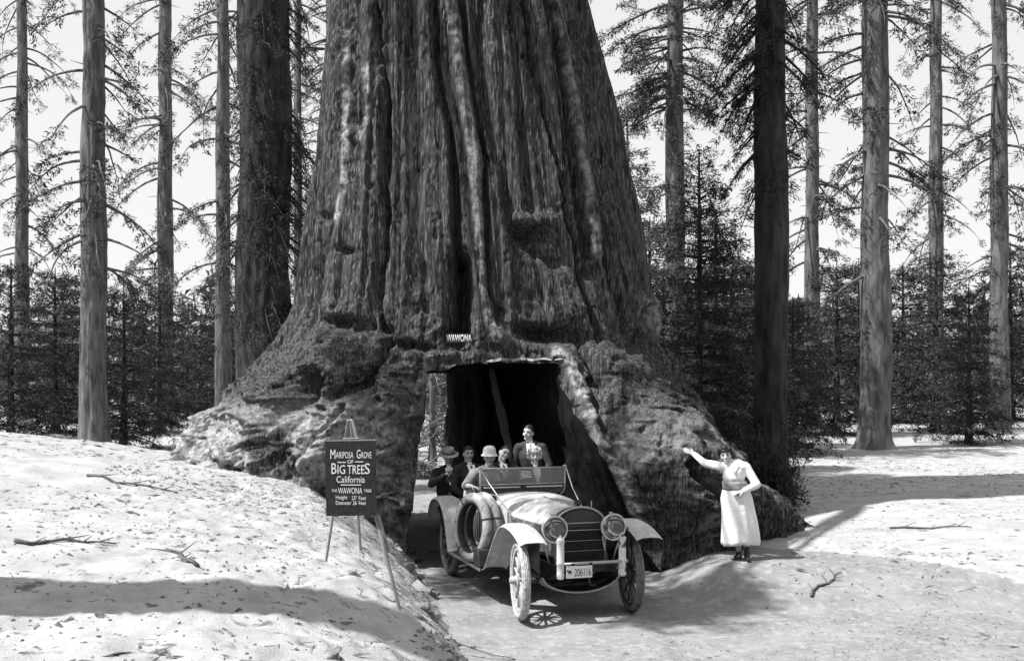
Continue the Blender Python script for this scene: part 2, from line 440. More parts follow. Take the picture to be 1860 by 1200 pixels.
def trunk_disp(th, z):
    """relief of the bark (metres, outward) at angle th and height z"""
    R0 = base_R(th, z)
    X = TCX + R0 * np.cos(th); Y = TCY + R0 * np.sin(th)
    qx = 930 + FPX * X / Y; qy = HOR + FPX * (CAMH - z) / Y
    front = sstep(0.05, 0.3, -np.sin(th))
    wob = fbm(np.stack([X * 2, Y * 2, z * 2], -1), 2, 3) * 5
    wob2 = fbm(np.stack([X * 9, Y * 9, z * 5], -1), 2, 4) * 3.0
    h = np.zeros_like(R0)
    x_, y_ = qx + wob + wob2, qy + wob * .6 + wob2
    for pts, wd, dp in CRACKS:
        d = poly_d(x_, y_, pts); m = d < wd * 4
        h[m] -= dp * 1.5 * np.exp(-(d[m] / (wd * 1.15)) ** 2)
    for pts, wd, dp in RIDGES:
        d = poly_d(x_, y_, pts); m = d < wd * 4
        h[m] += dp * np.exp(-(np.abs(d[m]) / wd) ** 3)
    for (sx, sy, a, b, dp, tl) in SPOTS:
        c, s_ = math.cos(R(tl)), math.sin(R(tl))
        u = ((x_ - sx) * c + (y_ - sy) * s_) / a; v = (-(x_ - sx) * s_ + (y_ - sy) * c) / b
        h -= dp * np.exp(-(u * u + v * v) ** 1.3)
    h *= front
    up = sstep(1.6, 4.3, z) * (1 - .35 * sstep(4.3, 2.4, z)); lowp = 1 - sstep(1.7, 4.7, z)
    thr = th + 0.02 * z
    A = np.stack([np.cos(thr) * 3, np.sin(thr) * 3, z * 0], -1)
    zz = z[:, None] * np.array([[0, 0, 1.0]])
    flute = ridged(A * 1.5 + zz * .14, 2, 21)
    plate = ridged(A * 4.2 + zz * .3 + .25 * vnoise(A * 2 + zz)[:, None], 2, 31)
    fibre = fbm(A * 17 + zz * 2.2, 3, 37)
    wrink = fbm(A * 1.6 + zz * 6.5, 3, 39)
    Pq = np.stack([X, Y, z], -1)
    st1 = sstep(-.12, .12, vnoise(A * 1.55 + zz * .05 + 3.3, 23)) - .5
    st2 = sstep(-.10, .10, vnoise(A * 4.3 + zz * .10, 24)) - .5
    st3 = sstep(-.14, .14, vnoise(A * 9.0 + zz * .22, 25)) - .5
    fib2 = fbm(A * 34 + zz * 2.4, 2, 38)
    h += up * (flute * .03 + st1 * .22 + st2 * .08 + st3 * .035 + plate * .018 + fibre * .016 + fib2 * .006 + wrink * .007)
    wv = np.stack([fbm(Pq * .9, 2, 61), fbm(Pq * .9 + 9, 2, 62), fbm(Pq * .9 + 19, 2, 63)], -1)
    big = fbm(Pq * .75, 2, 64); knob = fbm(Pq * 2.2 + wv * 1.2, 3, 65); gn = ridged(Pq * np.array([[3.2, 3.2, 5.0]]) + wv * 2.6, 3, 66); fine = fbm(Pq * 15 + wv * 5, 3, 67)
    base = lowp * (1 - .35 * sstep(0, -.6, z))
    h += base * (big * .40 + knob * .30 + gn * .13 + ridged(Pq * 7.0 + wv * 5, 2, 68) * .035 + fine * .035)
    pits = np.clip(fbm(Pq * 5.0, 3, 71) - .22, 0, 1)
    h -= pits * .18 * (0.5 + .5 * lowp)
    return h
# tunnel: straight axis through the trunk
TA = np.array([-0.309, 0.951]); TU = np.array([0.951, 0.309]); TP = np.array([-0.2, 16.1]); TOPZ = 3.12
FLARE = .75
def prof_u(z, s, side):
    k = np.clip(1 - z / TOPZ, 0, 1); z = z + s * 0
    w_ = .05 * fbm(np.stack([z * 1.7, s * .8, z * 0 + side * 5.0], -1).reshape(-1, 3), 3, 15).reshape(z.shape)
    if side < 0:
        return w_ -1.02 - .30 * k ** .8 - .12 * sstep(1.0, 0, s) * k
    fl = np.clip(1 - (s + 1.0) / 2.2, 0, 1)
    return w_ + .93 + .12 * k + fl ** 1.3 * (0.15 * k + FLARE * k ** 2.0)
def tunnel_f(X, Y, Z):
    """negative inside the tunnel"""
    dx = X - TP[0]; dy = Y - TP[1]
    s = dx * TA[0] + dy * TA[1]; u = dx * TU[0] + dy * TU[1]
    ul = prof_u(Z, s, -1); ur = prof_u(Z, s, 1)
    top = TOPZ - .10 * np.clip((-.25 - u), 0, 1) * 2 + .03 * vnoise(np.stack([u * 5, s * 2, s * 0], -1).reshape(-1, 3), 8).reshape(u.shape)
    return np.maximum(np.maximum(ul - u, u - ur), Z - top), s, u, ul, ur, top

th_a = np.concatenate([np.arange(-177, -3, 0.26), np.arange(-3, 183, 2.0)]) * PI / 180
z_a = np.concatenate([np.arange(-.6, 0.2, .04), np.arange(0.2, 4.4, .0205), np.arange(4.4, 9.9, .026), np.arange(9.9, 24.2, .55)])
THG, ZG = np.meshgrid(th_a, z_a)
thf, zf = THG.ravel(), ZG.ravel()
Rf = base_R(thf, zf) + trunk_disp(thf, zf)
VX = TCX + Rf * np.cos(thf); VY = TCY + Rf * np.sin(thf); VZ = zf.copy()
f, s, u, ul, ur, top = tunnel_f(VX, VY, VZ)
inside = (f < 0)
nz_, nt_ = THG.shape
I = np.arange(nz_ * nt_).reshape(nz_, nt_); In = np.roll(I, -1, axis=1)
Q = np.stack([I[:-1], In[:-1], In[1:], I[1:]], -1).reshape(-1, 4)
insq = inside[Q]
Q = Q[~insq.all(1)]
# pull the inside vertices of the border faces out onto the tunnel's edge
edge_v = np.unique(Q[inside[Q]])
dl = u[edge_v] - ul[edge_v]; dr = ur[edge_v] - u[edge_v]; dt = top[edge_v] - VZ[edge_v]
mn = np.minimum(np.minimum(dl, dr), dt)
mvu = np.where(mn == dl, -dl, np.where(mn == dr, dr, 0.0)); mvz = np.where((mn == dt), dt, 0.0)
VX[edge_v] += TU[0] * mvu; VY[edge_v] += TU[1] * mvu; VZ[edge_v] += mvz
used, inv = np.unique(Q, return_inverse=True)
TV = np.stack([VX, VY, VZ], -1)

seq = empty('giant_sequoia', (TCX, TCY, 0), 0, 'enormous fluted sequoia trunk with a road tunnel cut through its gnarled base', 'tree')
off = np.array([TCX, TCY, 0])
tk_me = np_mesh('trunk', TV[used] - off, inv.reshape(Q.shape), M['bark'], True)
def worn_sunlit_map(V):
    """paler bark: bare worn wood on the roots, plus sunlight painted on roots and ridges"""
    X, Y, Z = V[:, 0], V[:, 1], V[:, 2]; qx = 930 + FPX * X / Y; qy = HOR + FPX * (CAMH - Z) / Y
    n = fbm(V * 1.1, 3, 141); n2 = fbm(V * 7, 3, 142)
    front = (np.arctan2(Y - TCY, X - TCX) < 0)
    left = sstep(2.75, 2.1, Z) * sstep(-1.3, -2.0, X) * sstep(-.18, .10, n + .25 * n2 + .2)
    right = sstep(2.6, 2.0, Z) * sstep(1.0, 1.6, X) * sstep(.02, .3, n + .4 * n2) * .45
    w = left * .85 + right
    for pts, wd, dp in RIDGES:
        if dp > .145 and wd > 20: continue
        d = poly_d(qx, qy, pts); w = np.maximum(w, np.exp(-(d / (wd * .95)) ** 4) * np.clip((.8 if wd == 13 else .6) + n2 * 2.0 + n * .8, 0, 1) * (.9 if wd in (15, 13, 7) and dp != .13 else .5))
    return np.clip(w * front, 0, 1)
at_ = tk_me.attributes.new('worn_sunlit', 'FLOAT', 'POINT'); at_.data.foreach_set('value', worn_sunlit_map(TV[used]).astype(np.float32))
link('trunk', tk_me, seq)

# tunnel lining
def lining():
    pr = []
    nzp = 60; ntp = 44
    for k in range(nzp): pr.append((-1, -.3 + (TOPZ + .3) * k / nzp, None))
    for k in range(ntp + 1): pr.append((0, None, k / ntp))
    for k in range(nzp - 1, -1, -1): pr.append((1, -.3 + (TOPZ + .3) * k / nzp, None))
    def pt(p, s_):
        side, z_, t_ = p; s_ = np.asarray(s_, float)
        if side == 0:
            ul_ = prof_u(TOPZ, s_, -1); ur_ = prof_u(TOPZ, s_, 1); u_ = ul_ + (ur_ - ul_) * t_
            z_ = TOPZ - .10 * np.clip((-.25 - u_), 0, 1) * 2 + .03 * vnoise(np.stack([u_ * 5, s_ * 2, s_ * 0], -1).reshape(-1, 3), 8).reshape(u_.shape)
        else:
            u_ = prof_u(z_, s_, side); z_ = np.full_like(s_, z_)
            z_ = np.minimum(z_, TOPZ - .10 * np.clip((-.25 - u_), 0, 1) * 2)
        return TP[0] + TA[0] * s_ + TU[0] * u_, TP[1] + TA[1] * s_ + TU[1] * u_, z_, u_
    ss = np.arange(-2.5, 3.5, .03); sb = np.arange(3.5, 12, .08)
    def inside_tr(X, Y, Z):
        th = np.arctan2(Y - TCY, X - TCX)
        return np.hypot(X - TCX, Y - TCY) < base_R(th, np.maximum(Z, -.55)) + trunk_disp(th, np.maximum(Z, -.55))
    rows = []; ns = 90
    for p in pr:
        X, Y, Z, _ = pt(p, ss); ins = inside_tr(X, Y, Z); s0 = ss[np.argmax(ins)] if ins.any() else 0.0
        X, Y, Z, _ = pt(p, sb); ins = inside_tr(X, Y, Z); s1 = sb[len(sb) - 1 - np.argmax(ins[::-1])] if ins.any() else 7.0
        s_ = s0 - .025 + (s1 - s0 + .05) * np.linspace(0, 1, ns) ** 1.25
        X, Y, Z, u_ = pt(p, s_)
        # rough hewn walls; a raised rib runs down the right wall
        amp = np.clip((s_ - s0) * 2, 0, 1) * np.clip((s1 - s_) * 2, 0, 1)
        n = (fbm(np.stack([s_ * 2, Z * 1.2, np.full_like(s_, p[0] * 7.0)], -1), 4, 81) * .13 + ridged(np.stack([s_ * 6, Z * 3.5, np.full_like(s_, p[0] * 7.0)], -1), 2, 82) * .03) * amp
        sign = -p[0] if p[0] else 0
        if p[0] == 1:
            sc = 1.95 + (Z - 1.34) * .62
            n = n + .13 * np.exp(-((s_ - sc) / .13) ** 2) * amp
        X = X + TU[0] * n * (sign if sign else 0); Y = Y + TU[1] * n * (sign if sign else 0)
        if p[0] == 0: Z = Z + n
        rows.append(np.stack([X, Y, Z], -1))
    V = np.array(rows).reshape(-1, 3); m = len(pr)
    I = np.arange(m * ns).reshape(m, ns)
    F = np.stack([I[:-1, :-1], I[:-1, 1:], I[1:, 1:], I[1:, :-1]], -1).reshape(-1, 4)
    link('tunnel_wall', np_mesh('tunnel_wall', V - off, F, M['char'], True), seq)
    # splintered wood rib on the right wall, caught sunlight painted in as pale colour
    mb = MB(); pts = []; rs = []
    for k in range(16):
        z_ = 1.2 + (3.08 - 1.2) * k / 15; sc = 1.95 + (z_ - 1.34) * .62
        X, Y, Z, _ = pt((1, z_, None), np.array([sc]))
        pts.append(Vector((X[0] - TU[0] * .13 - TCX, Y[0] - TU[1] * .13 - TCY, z_)))
        rs.append(.015 + .075 * math.sin(PI * min(1, .1 + k / 15 * .75)) + .008 * math.sin(k * 2.3))
    mb.tube(pts, rs, 7)
    mb.build('painted_sunlit_rib', M['wood'], seq, True)
lining()
def trunk_surface(qx, qy):
    """where the sight line through a picture point meets the trunk"""
    Y = np.arange(12.5, 19.5, .01); X = (qx - 930) * Y / FPX; Z = CAMH - (qy - HOR) * Y / FPX
    th = np.arctan2(Y - TCY, X - TCX); d = np.hypot(X - TCX, Y - TCY) - base_R(th, Z) - trunk_disp(th, Z)
    k = np.argmax(d < 0)
    return Vector((X[k], Y[k], Z[k]))
# the sawn edge of pale wood above the opening
def lintel():
    mb = MB(); rings = []
    n = 26
    for k in range(n + 1):
        q = 884 + (1022 - 884) * k / n
        p = trunk_surface(q, 652); yb = 656.5 + 1.2 * math.sin(k * .9)- 3.5 * (k / n); yt = yb - (5.5 - 4.5 * abs(k / n - .3)) * (0.35 if k in (0, n) else 1) + .5 * math.sin(k * 2.1)
        Yd = min(p.y, 16.5) - .05
        a = px(q, yb, Yd) - Vector(off); b = px(q, yt, Yd + .02) - Vector(off)
        rings.append([a, b, b + Vector((0, .16, 0)), a + Vector((0, .16, 0))])
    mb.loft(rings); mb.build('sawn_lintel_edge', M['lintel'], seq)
lintel()
# ================================================================ lettering
M['white_paint'] = mat('white_sign_paint', 0.62, 0.8, 30, 0.8)
M['black_paint'] = mat('black_sign_paint', 0.012, 0.03, 20, 0.55)
M['easel'] = mat('easel_wood', 0.16, 0.30, 10, 0.85, 0.004, 30, stretch=(1, 1, .3))
def text_mesh(txt, wid, hei, depth=0.002, shear=0.0, bold=0.0):
    cu = bpy.data.curves.new('t', 'FONT'); cu.body = txt; cu.size = 1; cu.align_x = 'LEFT'; cu.offset = bold; cu.resolution_u = 3
    ob = bpy.data.objects.new('t', cu); C.objects.link(ob)
    dg = bpy.context.evaluated_depsgraph_get(); me = bpy.data.meshes.new_from_object(ob.evaluated_get(dg))
    bpy.data.objects.remove(ob); bpy.data.curves.remove(cu)
    v = np.zeros(len(me.vertices) * 3, dtype=np.float32); me.vertices.foreach_get('co', v); v = v.reshape(-1, 3)
    mn, mx = v.min(0), v.max(0)
    x = (v[:, 0] - (mn[0] + mx[0]) / 2) / (mx[0] - mn[0]) * wid; y = (v[:, 1] - (mn[1] + mx[1]) / 2) / (mx[1] - mn[1]) * hei
    v2 = np.stack([x + shear * y, np.zeros_like(x), y], -1).astype(np.float32)
    me.vertices.foreach_set('co', v2.ravel()); me.update()
    bm = bmesh.new(); bm.from_mesh(me)
    r_ = bmesh.ops.extrude_face_region(bm, geom=bm.faces[:])
    for e in r_['geom']:
        if isinstance(e, bmesh.types.BMVert): e.co.y -= depth
    bmesh.ops.recalc_face_normals(bm, faces=bm.faces[:])
    bm.to_mesh(me); bm.free()
    return me
def lettering(txt, parent, x, y, z, wid, hei, m, name='lettering', bold=0.012, rot=None):
    me = text_mesh(txt, wid, hei, bold=bold); me.name = name; me.materials.clear(); me.materials.append(m)
    o = link(name, me, parent); o.location = (x, y, z)
    if rot is not None: o.rotation_euler = rot
    o['label'] = 'painted words ' + txt if len(txt) > 1 else 'painted letter ' + txt
    return o

# ================================================================ sign board on its easel
YB = 9.75; PM = FPX / YB
bc = px(637, 868, YB)
es = empty('sign_easel', (bc.x, YB + .2, gh1(bc.x, YB + .2)), 0, 'rustic three legged wooden easel standing on the sandy bank behind the black board', 'easel')
eo = Vector(es.location)
apex = px(637, 762, 9.98)
def foot(qx, qy, Yg):
    best = None
    for k in range(400):
        Y = Yg - .8 + k * .004; p = px(qx, qy, Y); d = abs(p.z - gh1(p.x, p.y))
        if best is None or d < best[0]: best = (d, p)
    return best[1]
fl, fr, fb = foot(592, 1016, 10.0), foot(727, 1104, 9.5), foot(655, 994, 10.7)
m = MB(); m.tube([apex + Vector((-.02, -.03, 0)), fl - Vector((0, 0, .02))], [.012, .014], 6); m.build('leg', M['easel'], es).data.transform(Matrix.Translation(-eo))
m = MB(); m.tube([apex + Vector((.02, -.03, 0)), (apex + fr) / 2 + Vector((.0, .0, 0)), fr - Vector((0, 0, .03))], [.014, .022, .017], 6); m.build('leg', M['easel'], es).data.transform(Matrix.Translation(-eo))
m = MB(); m.tube([apex + Vector((0, .02, 0)), fb - Vector((0, 0, .02))], [.014, .015], 6); m.build('leg', M['easel'], es).data.transform(Matrix.Translation(-eo))
m = MB(); a = px(688, 935, 9.78); b = px(706, 1002, 9.8); m.tube([a, b], [.012, .02], 5); m.build('splint', M['easel'], es).data.transform(Matrix.Translation(-eo))
m = MB(); m.tube([px(623, 797, 9.88), px(652, 796, 9.88)], .012, 6); m.build('cross_piece', M['easel'], es).data.transform(Matrix.Translation(-eo))
m = MB(); m.box(fl + Vector((-.03, 0, -.015)), (.15, .09, .025), Matrix.Rotation(.3, 3, 'Z') @ Matrix.Rotation(.25, 3, 'Y')); m.build('foot_block', M['easel'], es, bevel=.003).data.transform(Matrix.Translation(-eo))

sg = empty('sign_board', (bc.x, YB, bc.z - .35), R(-2), 'black sign board with white painted words hung on the easel', 'sign')
bw_, bh_ = 92 / PM, 136 / PM
m = MB(); m.box((0, .012, bh_ / 2), (bw_, .022, bh_), Matrix.Rotation(R(-1.0), 3, 'Y')); m.build('board', M['black_paint'], sg, bevel=.002)
M['edge'] = mat('painted_sunlit_edge', .25, .4, 20)  # sunlight on the board's top edge, painted as a pale strip
m = MB(); m.box((0, .012, bh_ + .0035), (bw_ - .01, .018, .006), Matrix.Rotation(R(-1.0), 3, 'Y')); m.build('sunlit_top_edge', M['edge'], sg)
def sx(q): return (q - 637) / PM
def sz(q): return bh_ / 2 - (q - 868) / PM
WP = M['white_paint']
for (t, x0, x1, y0, y1, bo) in [
    ('M', 600, 609, 816, 833, .0), ('ARIPOSA', 610, 642, 820, 831.5, .0), ('G', 648, 655, 816, 832, .0), ('ROVE', 656.5, 675, 820, 831.5, .0),
    ('OF', 631, 642, 834.5, 841, .0), ('B', 602, 611, 840.5, 860, .0), ('IG', 613, 627, 844, 860, .0), ('TREE', 631, 662, 844, 860, .0), ('S', 662.5, 672, 840.5, 860, .0),
    ('California', 611, 663, 864, 876, .0), ('THE', 602, 612.5, 888, 893, .0), ('WAWONA', 614, 658, 885, 896, .0), ('TREE', 661, 675, 888, 893, .0),
    ('Height', 610, 631, 899, 908, .0), ('227', 639, 648, 900, 907, .0), ('Feet', 652, 665, 900, 907, .0),
    ('Diameter', 610, 638, 909, 916, .0), ('26', 641, 648, 909, 916, .0), ('Feet', 652, 665, 909, 916, .0)]:
    lettering(t, sg, sx((x0 + x1) / 2), -.0005, sz((y0 + y1) / 2), (x1 - x0) / PM, (y1 - y0) / PM, WP, bold=bo)
for (x0, x1, y0) in [(613, 628, 839), (645, 660, 838), (619, 656, 880)]:
    m = MB(); m.box((sx((x0 + x1) / 2), -.0010, sz(y0)), ((x1 - x0) / PM, .002, 1.5 / PM)); m.build('painted_rule', WP, sg)

# the name board over the opening
t0 = trunk_surface(812, 614); t1 = trunk_surface(856, 614)
yw = min(trunk_surface(q, r).y for q in range(808, 862, 6) for r in (605, 610, 614, 618, 623)) - .02
wc = px(834, 614, yw); pw = FPX / yw
ws = empty('name_board', (wc.x, yw, wc.z - 8.5 / pw), 0, 'small dark name board with white letters nailed above the tunnel opening', 'sign')
m = MB(); m.box((0, .012, 8.5 / pw), (49 / pw, .024, 17 / pw)); m.build('board', M['black_paint'], ws, bevel=.002)
lettering('WAWONA', ws, 0, -.0005, 8.5 / pw, 46 / pw, 13 / pw, WP, bold=.02)
m = MB(); m.tube([(0, .02, 6 / pw), (0, .4, 8 / pw)], .01, 5); m.build('nail', M['black_paint'], ws)
# ================================================================ the touring car (local x = forward, y = its left side, z = up)
CM = Matrix.Translation((0.77 - .309 * 1.62, 12.5 + .951 * 1.62, 0)) @ Matrix.Rotation(math.atan2(-.951, .309), 4, 'Z')
def car_pt(x, y, z): return CM @ Vector((x, y, z))
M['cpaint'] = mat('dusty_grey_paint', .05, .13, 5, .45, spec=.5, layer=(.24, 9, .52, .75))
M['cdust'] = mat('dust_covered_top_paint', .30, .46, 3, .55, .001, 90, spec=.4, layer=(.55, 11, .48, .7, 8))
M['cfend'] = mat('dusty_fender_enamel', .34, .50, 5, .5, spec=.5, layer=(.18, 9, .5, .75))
M['cdark'] = mat('dark_chassis', .012, .04, 12, .6, spec=.3)
M['cblack'] = mat('black_enamel', .012, .03, 9, .3, spec=.5)
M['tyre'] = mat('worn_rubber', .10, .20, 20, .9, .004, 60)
M['tyre_pale'] = mat('dusty_sunlit_rubber', .34, .52, 9, .95, .006, 40, layer=(.20, 22, .5, .68))
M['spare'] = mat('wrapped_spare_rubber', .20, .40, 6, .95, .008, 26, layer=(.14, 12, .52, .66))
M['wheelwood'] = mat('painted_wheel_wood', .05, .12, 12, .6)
M['wheel_dusty_sunlit'] = mat('dusty_sunlit_wheel_wood', .28, .42, 12, .7)
M['metal'] = mat('worn_nickel', .45, .65, 20, .35, metal=.85)
M['brass'] = mat('painted_lamp_metal', .30, .42, 16, .4, metal=.3, spec=.6)
M['leather'] = mat('seat_leather', .03, .07, 20, .5, .004, 30)
M['canvas'] = mat('pale_canvas', .45, .6, 12, .9, .005, 30)
M['core'] = mat('radiator_core', .03, .06, 60, .5, .002, 120)
def glass(name, alpha_grey=.02, trans=.75):
    m = bpy.data.materials.new(name); m.use_nodes = True
    bs = m.node_tree.nodes['Principled BSDF']
    bs.inputs['Base Color'].default_value = g(.75); bs.inputs['Roughness'].default_value = .06
    bs.inputs['Transmission Weight'].default_value = 1.0; bs.inputs['IOR'].default_value = 1.1
    return m
M['glass'] = glass('lamp_glass')
M['wglass'] = glass('windscreen_glass'); b_ = M['wglass'].node_tree.nodes['Principled BSDF']; b_.inputs['Transmission Weight'].default_value = .72; b_.inputs['Base Color'].default_value = g(.45); b_.inputs['IOR'].default_value = 1.25; b_.inputs['Roughness'].default_value = .12
M['mirror'] = mat('silvered_reflector', .85, .9, 5, .12, metal=1.0)

car = empty('touring_car', CM @ Vector((0, 0, 0)), math.atan2(-.951, .309),
            'dusty open touring car with big round headlamps emerging from the tunnel in the tree', 'car')
def cb(mb, name, m, parent=None, **k): return mb.build(name, m, parent or car, **k)

# wheels
WR = .46
def wheel(x, y, steer, front, tm, wm):
    side = 1 if y > 0 else -1
    root = bpy.data.objects.new('wheel', MB().lathe([(.345, -.030), (.375, -.034), (.392, -.030), (.392, .030), (.375, .034), (.345, .030)], axis='y', n=40, closed=True).mesh('wheel_rim', wm, 'auto'))
    C.objects.link(root); root.parent = car
    root.location = (x, y, WR); root.rotation_euler = (0, 0, steer)
    prof = []
    for k in range(18):
        a = 2 * PI * k / 18; r_ = .418 + .044 * math.cos(a)
        if math.cos(a) > .45: r_ -= .003 * (k % 2)
        prof.append((r_, .052 * math.sin(a)))
    MB().lathe(prof, axis='y', n=56, closed=True).build('tyre', tm, root, 'auto')
    for gy_ in (-.018, 0, .018):
        MB().lathe([(.458, gy_ - .004), (.4655 - abs(gy_) * .12, gy_ - .002), (.4655 - abs(gy_) * .12, gy_ + .002), (.458, gy_ + .004)], axis='y', n=56, closed=True).build('tread_rib', tm, root, 'auto')
    hub = MB().lathe([(.0, -.09 * 1), (.045, -.09), (.05, -.05), (.085, -.04), (.085, .04), (.05, .05), (.045, .10), (.03, .125), (0, .128)], axis='y', n=20)
    h = hub.build('hub', wm, root, 'auto'); h.scale = (1, side, 1)
    sm = MB().tube([(0, 0, .06), (0, 0, .2), (0, 0, .36)], [.024, .017, .021], 6).mesh('spoke', wm, True)
    for k in range(12):
        s_ = link('spoke', sm, root); s_.rotation_euler = (0, 2 * PI * (k + .5) / 12, 0)
    dr = MB().lathe([(0, -.03), (.13, -.03), (.13, .03), (0, .03)], axis='y', n=24).build('brake_drum', M['cdark'], root) if not front else None
    if dr: dr.location = (0, -side * .05, 0)
    return root
ST = R(8.5)
wheel(1.62, -.71, -ST, True, M['tyre_pale'], M['wheel_dusty_sunlit'])  # pale dust and sunlight both painted into this sun-side wheel
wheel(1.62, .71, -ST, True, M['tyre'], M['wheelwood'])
wheel(-1.62, -.71, 0, False, M['tyre'], M['wheelwood'])
wheel(-1.62, .71, 0, False, M['tyre'], M['wheelwood'])

# chassis, axles, springs
m = MB()
for s in (-1, 1): m.box((-.1, s * .36, .60), (4.1, .05, .11))
m.box((1.85, 0, .60), (.06, .72, .09)); m.box((-2.1, 0, .60), (.06, .72, .09)); m.box((.4, 0, .56), (1.6, .5, .12))
cb(m, 'frame', M['cdark'], bevel=.008)
m = MB(); m.tube([(1.62, -.66, .46), (1.62, -.45, .45), (1.62, -.3, .37), (1.62, .3, .37), (1.62, .45, .45), (1.62, .66, .46)], .028, 8); cb(m, 'front_axle', M['cdark'], smooth=True)
m = MB(); m.tube([(-1.62, -.66, .46), (-1.62, .66, .46)], .045, 10); m.ell((-1.62, 0, .46), (.14, .14, .15)); cb(m, 'rear_axle', M['cdark'], smooth=True)
m = MB(); m.tube([(1.48, -.58, .40), (1.48, .58, .40)], .013, 6); cb(m, 'tie_rod', M['cdark'], smooth=True)
for s in (-1, 1):
    for (xc, hl) in ((1.62, .5), (-1.62, .6)):
        m = MB()
        for k in range(4):
            L = hl * (1 - k * .2); pts = [(xc + t * L, s * .40, .585 - .10 * (1 - t * t) * (1) - k * .014 + (.02 if abs(t) == 1 else 0)) for t in (-1, -.5, 0, .5, 1)]
            m.loft([[Vector(p) + Vector((0, a, b)) for a, b in ((-.025, -.005), (.025, -.005), (.025, .005), (-.025, .005))] for p in pts])
        cb(m, 'leaf_spring', M['cdark'])
# curved pan hanging under the radiator
m = MB(); rings = []
for k in range(15):
    t = -1 + 2 * k / 14; zz_ = .50 - .20 * (1 - t * t) ** .6
    rings.append([Vector((1.78, t * .50, zz_)), Vector((1.72, t * .50, zz_ - .03)), Vector((1.2, t * .50, zz_ - .02)), Vector((1.2, t * .5, zz_ + .02))])
m.loft(rings); cb(m, 'undertray', M['cblack'], smooth='auto')
m = MB(); m.tube([(1.79, t * .50, .505 - .20 * (1 - t * t) ** .6) for t in [-1 + k / 8 for k in range(17)]], .014, 6); cb(m, 'tray_rim', M['brass'], smooth=True)
# starting crank
m = MB(); m.tube([(1.7, .02, .55), (1.98, .02, .55), (1.99, .02, .42), (1.99, .10, .42)], .013, 6); cb(m, 'starting_crank', M['cdark'], smooth=True)

# radiator
def rsec(x, w, zb, zs, zt, n=12, p=1.0):
    """half-oval topped section, left bottom to right bottom"""
    out = [(w, zb), (w, zs)]
    for k in range(1, n):
        a = PI * k / n; out.append((w * math.cos(a) , zs + (zt - zs) * math.sin(a) ** p))
    out += [(-w, zs), (-w, zb)]
    return [Vector((x, y, z)) for y, z in out]
m = MB(); rings = [rsec(1.60, .315, .66, 1.09, 1.30), rsec(1.74, .315, .66, 1.09, 1.30)]
m.loft(rings); cb(m, 'radiator', M['core'], smooth='auto')
def frame_tube(x, w, zb, zs, zt, r_, name, mm):
    pts = rsec(x, w, zb, zs, zt, 16); m = MB(); m.tube(pts, r_, 6); cb(m, name, mm, smooth=True)
frame_tube(1.745, .318, .65, 1.09, 1.305, .014, 'radiator_surround', M['brass'])
m = MB(); m.loft([[Vector((1.752, y, z)) for y, z in [(-.27, 1.13), (-.2, 1.215), (-.1, 1.262), (0, 1.275), (.1, 1.262), (.2, 1.215), (.27, 1.13)]],
                  [Vector((1.760, y, z)) for y, z in [(-.27, 1.13), (-.2, 1.215), (-.1, 1.262), (0, 1.275), (.1, 1.262), (.2, 1.215), (.27, 1.13)]]]); cb(m, 'header_tank', M['core'])
for z_, th_ in ((1.12, .012), (1.035, .008), (.91, .004), (.79, .004)):
    w_ = .27 if z_ > 1.1 else .30
    m = MB(); m.box((1.757, 0, z_), (.008, w_ * 2, th_)); cb(m, 'radiator_bar', M['brass'])
m = MB()
for k in range(24): m.box((1.748, -.28 + k * .56 / 23, .87), (.010, .004, .38))
for k in range(20): m.box((1.7475, 0, .69 + k * .0195), (.010, .58, .0025))
cb(m, 'radiator_fins', M['cdark'])
m = MB(); m.lathe([(.0, 0), (.035, 0), (.035, .03), (.05, .035), (.05, .06), (.03, .07), (.03, .085), (0, .09)], (1.67, 0, 1.295), 'z', 14); cb(m, 'radiator_cap', M['cblack'], smooth='auto')
m = MB(); m.tube([(1.70, .16, 1.25), (1.70, .16, 1.37)], .006, 5); cb(m, 'gauge_rod', M['metal'])

# hood: four panels, hinged on top
def hood_sec(t):
    x = 1.60 - t * 1.15; w = .30 + .20 * t; ws = .29 + .19 * t; zs = 1.06 + .03 * t; zm = 1.20 + .0 * t; zt = 1.285 + .02 * t
    return x, w, ws, zs, zm, zt
for s in (-1, 1):
    m = MB(); rings = []
    for t in (0, .25, .5, .75, 1):
        x, w_, ws, zs, zm, zt = hood_sec(t)
        a = [Vector((x, 0.003 * s, zt)), Vector((x, s * ws * .52, zm + .035)), Vector((x, s * ws, zs))]
        rings.append(a + [v - Vector((0, 0, .012)) for v in reversed(a)])
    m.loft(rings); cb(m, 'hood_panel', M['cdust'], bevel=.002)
    m = MB(); rings = []
    for t in (0, .5, 1):
        x, w_, ws, zs, zm, zt = hood_sec(t)
        rings.append([Vector((x, s * (ws - .001), zs - .004)), Vector((x, s * w_, .70)), Vector((x, s * (w_ - .02), .70)), Vector((x, s * (ws - .02), zs - .004))])
    m.loft(rings); pn = cb(m, 'hood_side', M['cpaint'])
    for k in range(9):
        t = .25 + k * .06; x, w_, ws, zs, zm, zt = hood_sec(t)
        m = MB(); m.box((x, s * ((w_ + ws) / 2 + .004), .88), (.012, .012, .20)); m.build('louvre', M['cpaint'], pn)
m = MB(); m.tube([(1.6, 0, 1.29), (.45, 0, 1.312)], .006, 6); cb(m, 'hood_hinge', M['metal'])
# cowl
m = MB(); rings = []
for t in np.linspace(0, 1, 9):
    x = .47 - t * .80; w_ = .50 + .08 * sstep(0, .5, t); zt = 1.285 - .0 * t + .02 * math.sin(t * PI * .6)
    rings.append(rsec(x, w_, .60, 1.10 + .04 * t, zt, 14, .62))
m.loft(rings, cap=True); cb(m, 'cowl', M['cdust'], smooth='auto')

